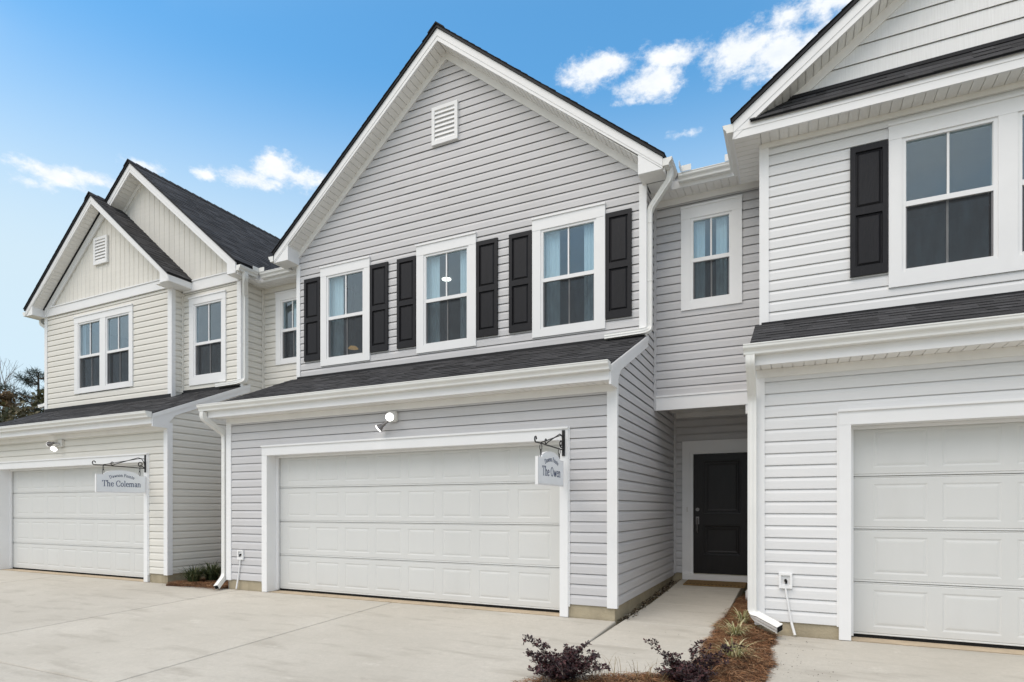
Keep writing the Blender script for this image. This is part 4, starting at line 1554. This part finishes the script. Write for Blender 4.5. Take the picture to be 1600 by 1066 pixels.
# ------------------------------------------------------------------ hanging signs
GL = {
    'T': (0.78, [[(0.04, 0.80), (0.05, 0.97), (0.73, 0.97), (0.74, 0.80)], [(0.39, 0.97), (0.39, 0.02)], [(0.25, 0.02), (0.53, 0.02)]]),
    'h': (0.66, [[(0.15, 0.0), (0.15, 1.0), (0.06, 0.98)], [(0.15, 0.48), (0.28, 0.62), (0.40, 0.62), (0.49, 0.52), (0.49, 0.0)], [(0.05, 0.02), (0.25, 0.02)], [(0.39, 0.02), (0.59, 0.02)]]),
    'e': (0.56, [[(0.09, 0.37), (0.47, 0.37), (0.47, 0.46), (0.41, 0.59), (0.28, 0.64), (0.15, 0.56), (0.09, 0.38), (0.10, 0.22), (0.18, 0.06), (0.31, 0.01), (0.42, 0.05), (0.49, 0.14)]]),
    'C': (0.80, [[(0.70, 0.68), (0.70, 0.90), (0.56, 0.97), (0.40, 0.98), (0.22, 0.88), (0.11, 0.68), (0.10, 0.42), (0.18, 0.17), (0.33, 0.03), (0.50, 0.01), (0.63, 0.07), (0.73, 0.20)]]),
    'O': (0.86, [[(0.42, 0.98), (0.22, 0.88), (0.11, 0.66), (0.10, 0.40), (0.19, 0.14), (0.40, 0.01), (0.60, 0.08), (0.73, 0.30), (0.75, 0.58), (0.66, 0.85), (0.42, 0.98)]]),
    'o': (0.62, [[(0.30, 0.65), (0.15, 0.56), (0.09, 0.40), (0.10, 0.20), (0.18, 0.06), (0.30, 0.01), (0.43, 0.07), (0.51, 0.24), (0.50, 0.44), (0.43, 0.59), (0.30, 0.65)]]),
    'l': (0.32, [[(0.16, 0.0), (0.16, 1.0), (0.06, 0.98)], [(0.05, 0.02), (0.27, 0.02)]]),
    'm': (0.98, [[(0.15, 0.0), (0.15, 0.63), (0.06, 0.61)], [(0.15, 0.48), (0.27, 0.62), (0.39, 0.62), (0.48, 0.52), (0.48, 0.0)], [(0.48, 0.48), (0.60, 0.62), (0.72, 0.62), (0.81, 0.52), (0.81, 0.0)], [(0.05, 0.02), (0.25, 0.02)], [(0.39, 0.02), (0.58, 0.02)], [(0.72, 0.02), (0.91, 0.02)]]),
    'n': (0.66, [[(0.15, 0.0), (0.15, 0.63), (0.06, 0.61)], [(0.15, 0.48), (0.28, 0.62), (0.40, 0.62), (0.49, 0.52), (0.49, 0.0)], [(0.05, 0.02), (0.25, 0.02)], [(0.39, 0.02), (0.59, 0.02)]]),
    'a': (0.56, [[(0.12, 0.50), (0.18, 0.61), (0.30, 0.64), (0.41, 0.56), (0.42, 0.40), (0.42, 0.10), (0.47, 0.02), (0.54, 0.06)], [(0.42, 0.38), (0.22, 0.33), (0.10, 0.20), (0.13, 0.06), (0.24, 0.01), (0.36, 0.08), (0.42, 0.20)]]),
    'w': (0.90, [[(0.05, 0.63), (0.23, 0.63)], [(0.14, 0.63), (0.31, 0.02), (0.45, 0.55), (0.62, 0.02), (0.78, 0.63)], [(0.68, 0.63), (0.86, 0.63)]]),
    's': (0.48, [[(0.40, 0.48), (0.38, 0.60), (0.24, 0.64), (0.13, 0.57), (0.13, 0.45), (0.24, 0.36), (0.37, 0.28), (0.41, 0.16), (0.34, 0.04), (0.22, 0.01), (0.10, 0.06), (0.08, 0.18)]]),
    't': (0.42, [[(0.20, 0.82), (0.20, 0.12), (0.27, 0.02), (0.38, 0.06)], [(0.06, 0.62), (0.36, 0.62)]]),
    'i': (0.32, [[(0.16, 0.0), (0.16, 0.63), (0.06, 0.61)], [(0.05, 0.02), (0.27, 0.02)], [(0.15, 0.84), (0.15, 0.94)]]),
    'D': (0.86, [[(0.17, 0.0), (0.17, 0.98)], [(0.05, 0.97), (0.40, 0.97), (0.64, 0.84), (0.75, 0.58), (0.73, 0.34), (0.62, 0.12), (0.40, 0.02), (0.05, 0.02)]]),
    'P': (0.70, [[(0.17, 0.0), (0.17, 0.98)], [(0.05, 0.97), (0.42, 0.97), (0.59, 0.86), (0.61, 0.70), (0.53, 0.54), (0.34, 0.47), (0.18, 0.48)], [(0.05, 0.02), (0.31, 0.02)]]),
    ' ': (0.34, []),
}


def text_width(s):
    return sum(GL[ch][0] for ch in s)


def letters(mb, s, to3d, cap, curve=None, thick=0.125, thin=0.06):
    """strokes of s; to3d(u, v) places plane coordinates; curve(u)->(du, dv, angle) bends the baseline"""
    x = -text_width(s) * cap / 2
    for ch in s:
        wd, strokes = GL[ch]
        mid = x + wd * cap / 2
        if curve:
            cv, an = curve(mid)
        else:
            cv, an = 0.0, 0.0
        for st in strokes:
            for (a, b), (c, d) in zip(st, st[1:]):
                dx, dy = c - a, d - b
                L = math.hypot(dx, dy)
                w = (thin + (thick - thin) * abs(dy) / L) / 2
                ex = 0.02 / L
                nx, ny = -dy / L * w, dx / L * w
                q = [(a - dx * ex + nx, b - dy * ex + ny), (c + dx * ex + nx, d + dy * ex + ny), (c + dx * ex - nx, d + dy * ex - ny), (a - dx * ex - nx, b - dy * ex - ny)]
                P = []
                for (u, v) in q:
                    lu, lv = (u - wd / 2) * cap, v * cap
                    P.append(to3d(mid + lu * math.cos(an) - lv * math.sin(an), cv + lu * math.sin(an) + lv * math.cos(an)))
                mb.poly(P)
        x += wd * cap
    return mb


def hanging_sign(X, ya, yb, z0, words, what):
    """a white board hung at right angles to the wall; it faces +X"""
    t = thing('hanging_sign', 'white hanging sign reading %s, %s' % (words, what), 'sign', (X, (ya + yb) / 2, z0), 'hanging signs by the garage doors')
    zs, zp = z0 + 0.305, z0 + 0.385
    mid = (ya + yb) / 2

    def outline(inset):
        pts = [(ya + inset, z0 + inset), (yb - inset, z0 + inset), (yb - inset, zs - inset)]
        n = 14
        hw = (yb - ya) * 0.36
        for k in range(n + 1):
            u = math.cos(math.pi * k / n)
            zz = zs + (zp - zs) * (max(0.0, 1 - u * u) ** 0.62)
            pts.append((mid + hw * u, zz - inset))
        pts.append((ya + inset, zs - inset))
        return pts
    b = MB()
    b.prism([(X - 0.016, y, z) for y, z in outline(0)], (0.032, 0, 0))
    bd = b.build('board', M['trim'], t)
    f = MB().prism([(X + 0.0163, y, z) for y, z in outline(0.016)], (0.002, 0, 0))
    f.prism([(X - 0.0183, y, z) for y, z in outline(0.016)], (0.002, 0, 0))
    f.build('face', M['sign'], bd)
    XF = X + 0.0205
    lt = MB()
    cap = 0.098 if len(words) > 8 else 0.105
    wmax = 0.78 * (yb - ya)
    sx = min(1.0, wmax / (text_width(words) * cap))
    letters(lt, words, lambda u, v: (XF, mid + u * sx, z0 + 0.105 + v), cap)
    small = 'Dawson Pointe'
    cs = 0.052

    def curve(u):
        r = 0.36
        an = -u / r * 0.85
        return (r * math.cos(an) - r, an)
    lt.build('lettering', M['ink'], t)
    lt = MB()
    letters(lt, small, lambda u, v: (XF, mid + u, z0 + 0.272 + v), cs, curve, 0.14, 0.075)
    lt.build('lettering', M['ink'], t)
    # bracket
    k = thing('sign_bracket', 'black scrolled iron bracket %s' % ('over the sign on the grey house garage' if 'grey' in what else 'over the sign on the cream house garage'), 'bracket', (X, 6.70, zp), 'wrought iron sign brackets')
    ybk = 6.690
    box('mounting_plate', X - 0.018, X + 0.018, ybk, 6.703, z0 + 0.37, z0 + 0.68, M['iron'], k)
    zb = z0 + 0.455

    def curl(cy, cz, r, a0, turns, sgn):
        return [(X, cy + (r * (1 - .6 * i / 18)) * math.cos(a0 + sgn * turns * 2 * math.pi * i / 18), cz + (r * (1 - .6 * i / 18)) * math.sin(a0 + sgn * turns * 2 * math.pi * i / 18)) for i in range(19)]
    ar = MB()
    ar.tube([(X, ybk, zb - .015), (X, ya + 0.10, zb)] + curl(ya - 0.02, zb + 0.035, 0.036, -math.pi / 2, 0.8, -1)[0:], 0.008, 8)
    ar.build('arm', M['iron'], k)
    br = MB()
    br.tube([(X, ybk, zb + 0.02), (X, ybk - .02, zb + 0.10), (X, ybk - .06, zb + 0.155), (X, ybk - .12, zb + 0.165), (X, ya + .32, zb + 0.03)] + curl(ya + .27, zb + 0.04, 0.034, -math.pi / 2, 0.75, -1), 0.0065, 8)
    br.tube([(X, ybk, zb + 0.155), (X, ybk - .10, zb + 0.150), (X, ya + .12, zb + .006)], 0.006, 8)
    br.build('brace', M['iron'], k)
    sc = MB().tube([(X, ybk, zb - 0.01)] + curl(ybk - 0.075, zb + 0.055, 0.048, -0.9, 1.2, -1), 0.008, 8)
    sc.build('scroll', M['iron'], k)
    for yy in (ya + 0.12, yb - 0.10):
        h = MB()
        zt_ = zb - 0.004
        zl = zs + 0.004
        zm = (zt_ + zl) / 2
        for (za, zc_, ax) in ((zt_, zm - .008, 0), (zm + .008, zl - 0.006, 1)):
            pts = []
            for i in range(13):
                an = 2 * math.pi * i / 12
                c0 = (za + zc_) / 2
                rr = (za - zc_) / 2
                o_ = 0.013 * math.sin(an)
                pts.append((X + (o_ if ax == 0 else 0), yy + (o_ if ax else 0), c0 + rr * math.cos(an)))
            h.tube(pts, 0.0042, 6)
        h.build('hook', M['iron'], t)
    return t


hanging_sign(-2.497, 5.87, 6.655, 1.568, 'The Owen', 'on the grey house garage')
hanging_sign(-10.38, 5.87, 6.70, 1.575, 'The Coleman', 'on the cream house garage')

# ================================================================== planting


def blade(mb, base, ang, length, lean, w, col, droop=1.0, seg=5):
    d = Vector((math.cos(ang), math.sin(ang), 0))
    s = Vector((-math.sin(ang), math.cos(ang), 0))
    prev = None
    for i in range(seg + 1):
        t = i / seg
        out = length * lean * t * (0.35 + 0.65 * t)
        up = length * (t - droop * 0.55 * t * t * t) * math.sqrt(max(0.05, 1 - lean * lean * .6))
        p = Vector(base) + d * out + Vector((0, 0, up))
        ww = w * (1 - t) ** 0.6 * 0.5 + 0.0004
        a, b = p - s * ww, p + s * ww
        if prev:
            mb.quad(prev[0], prev[1], b, a, col)
        prev = (a, b)


def grass_clump(name, x, y, z, n, length, cols, label, cat, group, spread=0.05, w=0.007):
    t = thing(name, label, cat, (x, y, z), group)
    mb = MB()
    for i in range(n):
        a = random.uniform(0, 2 * math.pi)
        r = random.uniform(0, spread)
        blade(mb, (x + r * math.cos(a), y + r * math.sin(a), z - .01), a + random.uniform(-.5, .5), length * random.uniform(0.6, 1.1), random.uniform(0.15, 0.95), w * random.uniform(.7, 1.2), random.choice(cols), random.uniform(.5, 1.3))
    mb.build('leaves', M['leaf'], t)
    return t


DG = [(0.035, 0.055, 0.020), (0.05, 0.072, 0.026), (0.075, 0.095, 0.035), (0.14, 0.14, 0.065)]
VG = [(0.52, 0.49, 0.27), (0.60, 0.56, 0.36), (0.24, 0.27, 0.11), (0.42, 0.40, 0.20), (0.30, 0.23, 0.12)]
for x, y, n, l, lb in ((-9.43, 6.94, 130, 0.34, 'dark green grass clump at the open end of the cream wall bed'),
                       (-9.36, 7.24, 150, 0.40, 'tallest dark green grass clump, in the middle of the cream wall bed'),
                       (-9.25, 7.58, 120, 0.36, 'dark green grass clump closest to the grey house downspout')):
    grass_clump('lily_turf', x, y, 0.04, int(n * 1.9), l * 1.3, DG, lb, 'grass clump', 'dark green grass clumps beside the cream side wall', 0.09, 0.015)
for x, y, n, l, lb in ((-0.50, 6.92, 70, 0.26, 'yellow striped grass clump nearest the porch, beside the white downspout'),
                       (-0.52, 6.22, 90, 0.27, 'yellow striped grass clump in the middle of the pine straw strip'),
                       (-0.47, 5.42, 110, 0.27, 'yellow striped grass clump behind the bushy purple shrub')):
    grass_clump('striped_grass', x, y, gz(y) + 0.05, int(n * 0.9), l * 1.15, VG, lb, 'grass clump', 'striped grass clumps in the pine straw', 0.05, 0.0125)


def mound(xs0, y):
    return gz(y)


def bed(name, outline_fn, y0, y1, n, label_mat, hgt):
    """low mound whose width at each y is given by outline_fn"""
    mb = MB()
    rows = []
    K_ = 12
    for i in range(n + 1):
        y = y0 + (y1 - y0) * i / n
        a, b = outline_fn(y)
        row = []
        for k in range(K_ + 1):
            u = k / K_
            x = a + (b - a) * u
            e = min(u, 1 - u) * (b - a)
            e2 = min(e, (y - y0) + .0, (y1 - y) + .0)
            z = gz(y) - 0.02 + hgt * min(1, max(0, e2) / 0.22) + 0.012 * math.sin(9 * x + 5 * y) * min(1, max(0, e2) / .15)
            row.append((x, y, z))
        rows.append(row)
    mb.loft(rows, closed=False, caps=False)
    return mb.build(name, label_mat, None, smooth=True), rows


M['mulch'] = mat('pine straw bed', (0.085, 0.045, 0.026), 0.95, 0.1, 0.5, 30.0, 0.9, 120.0)


def bed_lim(y):
    """edges of the pine straw bed between walk and white house"""
    wob = 0.025 * math.sin(7 * y) + 0.015 * math.sin(17 * y + 1)
    if y > 6.72:
        return (-0.742 + wob * .6, -0.34)
    if y > 5.0:
        return (-0.745 + wob, -0.215 + wob)
    t = min(1, max(0, (4.88 - y) / 0.60))
    left = -0.745 - 1.20 * t ** 0.8
    return (left + wob, -0.22 + wob)


bd, rows = bed('bed_soil', bed_lim, 0.3, 9.55, 74, M['mulch'], 0.065)
tag(bd, kind='structure')
bd2 = MB()
kb = [(-9.70, 6.62), (-9.62, 6.56), (-9.3, 6.60), (-8.95, 6.72), (-8.6, 6.78), (-8.33, 6.95), (-8.33, 10.3), (-9.70, 10.3)]
bd2.poly([(x, y, 0.012) for x, y in kb])
for (a, b), (c, d) in zip(kb, kb[1:] + kb[:1]):
    bd2.quad((a, b, -0.02), (c, d, -0.02), (c, d, 0.012), (a, b, 0.012))
tag(bd2.build('bed_soil', M['mulch']), kind='structure')


def straw(name, sampler, n, zfn):
    mb = MB()
    cols = [(0.18, 0.082, 0.038), (0.25, 0.125, 0.06), (0.10, 0.047, 0.025), (0.40, 0.25, 0.14), (0.05, 0.027, 0.018), (0.21, 0.095, 0.046), (0.30, 0.165, 0.085)]
    for i in range(n):
        x, y = sampler()
        z = zfn(x, y)
        a = random.uniform(0, 2 * math.pi)
        L = random.uniform(0.05, 0.15)
        tilt = random.uniform(-0.25, 0.35)
        d = Vector((math.cos(a), math.sin(a), tilt * .5)) * L * .5
        s = Vector((-math.sin(a), math.cos(a), random.uniform(-.4, .4))) * random.uniform(0.0014, 0.0026)
        p = Vector((x, y, z + random.uniform(0.004, 0.038)))
        m = Vector((random.uniform(-.01, .01), random.uniform(-.01, .01), random.uniform(0, .012)))
        c = random.choice(cols)
        mb.quad(p - d - s, p - d + s, p + m + s, p + m - s, c)
        mb.quad(p + m - s, p + m + s, p + d + s * .5, p + d - s * .5, c)
    return tag(mb.build(name, M['needle']), kind='stuff')


def samp_main():
    while True:
        y = random.triangular(3.4, 9.5, 4.8)
        a, b = bed_lim(y)
        x = random.uniform(a - 0.03, b + 0.03)
        if y < 4.0 and random.random() < .5:
            continue
        return x, y


def bed_z(x, y):
    a, b = bed_lim(y)
    e = max(0, min(x - a, b - x))
    return gz(y) - 0.012 + 0.065 * min(1, e / 0.22)


o = straw('pine_straw', samp_main, 26000, bed_z)
o['label'] = 'red-brown pine straw covering the bed between walk and white driveway'
o = straw('pine_straw', lambda: (random.uniform(-9.72, -8.35), random.triangular(6.52, 7.9, 6.8)), 6500, lambda x, y: 0.006 if y > 6.8 or x < -9.2 else -0.004)
o['label'] = 'brown pine straw under the dark green clumps by the cream wall'


def shrub(name, x, y, z, height, rad, nst, label, seed, lean=()):
    random.seed(seed)
    t = thing(name, label, 'shrub', (x, y, z), 'purple shrubs in the front bed')
    st = MB()
    lf = MB()
    cols = [(0.036, 0.015, 0.019), (0.048, 0.020, 0.024), (0.020, 0.012, 0.015), (0.075, 0.029, 0.031), (0.034, 0.020, 0.026), (0.095, 0.038, 0.037)]
    stems = []
    for i in range(nst):
        a = random.uniform(0, 2 * math.pi)
        l = height * random.uniform(0.55, 1.0)
        o_ = rad * random.uniform(0.15, 1.0)
        stems.append((a, l, o_))
    for (dx, dy, dz) in lean:
        stems.append((math.atan2(dy, dx), dz, math.hypot(dx, dy)))
    for a, l, o_ in stems:
        pts = []
        for k in range(7):
            q = k / 6
            pts.append(Vector((x + math.cos(a) * o_ * q ** 1.25 + random.uniform(-.008, .008), y + math.sin(a) * o_ * q ** 1.25 + random.uniform(-.008, .008), z - .02 + l * (q ** .85) * (1 - .12 * q))))
        st.tube(pts, 0.005, 5, 0.0016)
        twigs = [pts]
        for k in range(2, 7):
            for s_ in range(2):
                d = Vector((random.uniform(-1, 1), random.uniform(-1, 1), random.uniform(-.1, .7))).normalized() * random.uniform(.05, .11)
                tw = [pts[k], pts[k] + d * .5 + Vector((0, 0, .01)), pts[k] + d]
                st.tube(tw, 0.0022, 4, 0.001)
                twigs.append(tw)
        for tw in twigs:
            nl = 40 if len(tw) > 3 else 18
            for i in range(nl):
                q = random.uniform(.25, 1.0) * (len(tw) - 1)
                k = min(int(q), len(tw) - 2)
                p = tw[k].lerp(tw[k + 1], q - k)
                d = Vector((random.uniform(-1, 1), random.uniform(-1, 1), random.uniform(-.45, .7))).normalized()
                L = random.uniform(.017, .031)
                s = d.cross(Vector((random.uniform(-.5, .5), random.uniform(-.5, .5), 1))).normalized() * L * .32
                p = p + d * .005
                up = d.cross(s).normalized() * L * .08
                c = random.choice(cols)
                lf.poly([p, p + d * L * .28 + s * .85 + up, p + d * L * .68 + s * .9 + up, p + d * L, p + d * L * .68 - s * .9 + up, p + d * L * .28 - s * .85 + up], c)
    st.build('stems', M['bark'], t)
    lf.build('foliage', M['leaf'], t)
    return t


shrub('purple_shrub', -1.62, 4.36, gz(4.36) + .03, 0.25, 0.34, 28, 'dark purple-leaved shrub at the driveway end of the pine straw bed', 3, ((-0.30, 0.05, 0.33), (-0.26, 0.1, 0.30), (0.10, 0.1, 0.3)))
shrub('purple_shrub', -0.72, 4.62, gz(4.62) + .03, 0.23, 0.27, 21, 'dark purple-leaved shrub beside the striped grass, past the end of the walk', 9, ((-0.28, 0.02, 0.34), (0.02, 0.15, 0.33), (0.12, 0.15, 0.3), (0.28, .5, .28), (.20, .35, .26)))
random.seed(21)
# wispy dry stalks between the shrubs
t = thing('dry_grass', 'thin tan dry stalks between the two purple shrubs', 'grass clump', (-1.15, 4.5, gz(4.5)))
mb = MB()
for i in range(90):
    x, y = random.uniform(-1.45, -0.85), random.uniform(4.36, 4.66)
    blade(mb, (x, y, gz(y) + .03), random.uniform(0, 6.28), random.uniform(.08, .34), random.uniform(.1, .8), 0.0035, random.choice([(0.24, 0.17, 0.08), (0.17, 0.10, 0.05), (0.3, 0.24, 0.13)]), .6)
mb.build('stalks', M['leaf'], t)

# leaf litter in the gap between the grey side wall and the walk, crumbs on the slabs
lt = MB()
for i in range(900):
    y = random.uniform(6.75, 10.3)
    x = random.triangular(-1.885, -1.70, -1.84)
    s = random.uniform(.006, .022)
    z = (wz(y) - .03 if x < -1.76 else wz(y)) + random.uniform(.004, .03)
    a = random.uniform(0, 6.28)
    k = random.choice(((0.03, 0.022, 0.018), (0.05, 0.032, 0.02), (0.02, 0.017, 0.016), (0.11, 0.075, 0.045), (0.3, 0.27, 0.22)))
    p = Vector((x, y, z))
    u = Vector((math.cos(a), math.sin(a), random.uniform(-.6, .6))) * s
    v = Vector((-math.sin(a), math.cos(a), random.uniform(-.6, .6))) * s * .55
    lt.poly([p - u, p + v, p + u, p - v], k)
for i in range(260):
    y = random.uniform(4.4, 6.6)
    x = -0.2 + abs(random.gauss(0, .28)) if random.random() < .75 else random.uniform(-1.8, -0.75)
    s = random.uniform(.0025, .007)
    a = random.uniform(0, 6.28)
    z = (gz(y) if x > -.3 else wz(y)) + .003
    p = Vector((x, y, z))
    u = Vector((math.cos(a), math.sin(a), .2)) * s
    v = Vector((-math.sin(a), math.cos(a), .3)) * s * .7
    lt.poly([p - u, p + v, p + u, p - v], (0.03, 0.024, 0.02))
tag(lt.build('leaf_litter', M['needle']), kind='stuff')['label'] = 'dark leaf litter along the grey side wall and crumbs by the pine straw'

# ------------------------------------------------------------------ trees beyond the cream house


def bare_tree(x, y, h, label, seed):
    random.seed(seed)
    t = thing('bare_tree', label, 'tree', (x, y, -.05))
    tr, tw = MB(), MB()

    def grow(p, d, L, r, lev):
        pts = [p]
        q = p
        for k in range(5):
            d = (d + Vector((random.uniform(-.13, .13), random.uniform(-.13, .13), .05))).normalized()
            q = q + d * L / 5
            pts.append(q)
        (tr if lev < 2 else tw).tube(pts, r, 6 if lev < 2 else 4, r * .55)
        if lev < 5:
            for i in range(3 if lev else 3):
                k = random.randint(2, 5)
                a = random.uniform(0, 6.28)
                sp = random.uniform(.3, .75)
                nd = (d + Vector((math.cos(a), math.sin(a), .15)) * sp).normalized()
                grow(pts[k], nd, L * random.uniform(.55, .78), r * .55, lev + 1)
    grow(Vector((x - .1, y, -.05)), Vector((-.10, 0, 1)), h * .42, .10, 0)
    grow(Vector((x + .1, y, -.05)), Vector((.16, .05, 1)), h * .40, .09, 0)
    tr.build('trunk', M['bark'], t)
    tw.build('twigs', M['bark'], t)


def needle_tree(x, y, h, label, seed):
    random.seed(seed)
    t = thing('pine_tree', label, 'tree', (x, y, -.05))
    MB().tube([(x, y, -.05), (x + .05, y, h * .5), (x, y, h)], .17, 8, .03).build('trunk', M['bark'], t)
    br, fo = MB(), MB()
    z = h * .25
    while z < h:
        for k in range(4):
            a = random.uniform(0, 6.28)
            L = (h - z) * .22 + random.uniform(.4, .9)
            e = Vector((x + math.cos(a) * L, y + math.sin(a) * L, z + L * random.uniform(.1, .4)))
            s = Vector((x, y, z))
            br.tube([s, s.lerp(e, .5) + Vector((0, 0, -.04)), e], .03, 5, .01)
            for q in (.45, .7, .9, 1.0):
                c0 = s.lerp(e, q)
                for i in range(46):
                    d = Vector((random.gauss(0, 1), random.gauss(0, 1), random.gauss(.25, .8))).normalized()
                    c = c0 + d * random.uniform(0, .16)
                    L2 = random.uniform(.10, .2)
                    s2 = d.cross(Vector((random.uniform(-1, 1), random.uniform(-1, 1), .3))).normalized() * .008
                    fo.quad(c - s2, c + s2, c + d * L2 + s2 * .3, c + d * L2 - s2 * .3, random.choice(((0.012, 0.026, 0.014), (0.020, 0.038, 0.018), (0.010, 0.018, 0.012), (0.035, 0.05, 0.024))))
        z += random.uniform(.22, .4)
    br.build('branches', M['bark'], t)
    fo.build('crown', M['leaf'], t)


bare_tree(-30.4, 14.0, 9.0, 'bare twin-stemmed tree rising over the evergreens beyond the cream house', 5)
needle_tree(-28.15, 13.7, 6.9, 'dark pine tree rising behind the cream house downspout', 6)
random.seed(12)
tl = MB()
TC = [(0.06, 0.062, 0.026), (0.085, 0.082, 0.036), (0.115, 0.10, 0.05), (0.045, 0.048, 0.022), (0.13, 0.085, 0.042), (0.08, 0.06, 0.03), (0.15, 0.12, 0.065)]
for i in range(80):
    x = -22 - random.uniform(0, 26)
    y = 9 + (-22 - x) * -.1 + random.uniform(-1.5, 9)
    top = random.uniform(4.9, 6.0)
    c = random.choice(TC)
    for k in range(random.randint(5, 8)):
        cz = random.uniform(0.8, top - .3)
        rr = random.uniform(.35, .8)
        cx, cy = x + random.gauss(0, .6), y + random.gauss(0, .6)
        cc = random.choice(TC)
        for q in range(170):
            d = Vector((random.gauss(0, 1), random.gauss(0, 1), random.gauss(0, .8)))
            d = d.normalized() * rr * random.uniform(.3, 1.05)
            p = Vector((cx, cy, cz)) + d
            s = random.uniform(.05, .13)
            u = Vector((random.uniform(-1, 1), random.uniform(-1, 1), random.uniform(-1, 1))).normalized() * s
            v = u.cross(Vector((random.uniform(-1, 1), random.uniform(-1, 1), random.uniform(-1, 1)))).normalized() * s * .6
            f = random.uniform(.6, 1.3)
            tl.poly([p - u, p + v, p + u, p - v], tuple(w_ * f for w_ in cc))
o = tag(tl.build('far_treeline', M['leaf']), kind='stuff')
o['label'] = 'olive and brown wood edge beyond the cream house'
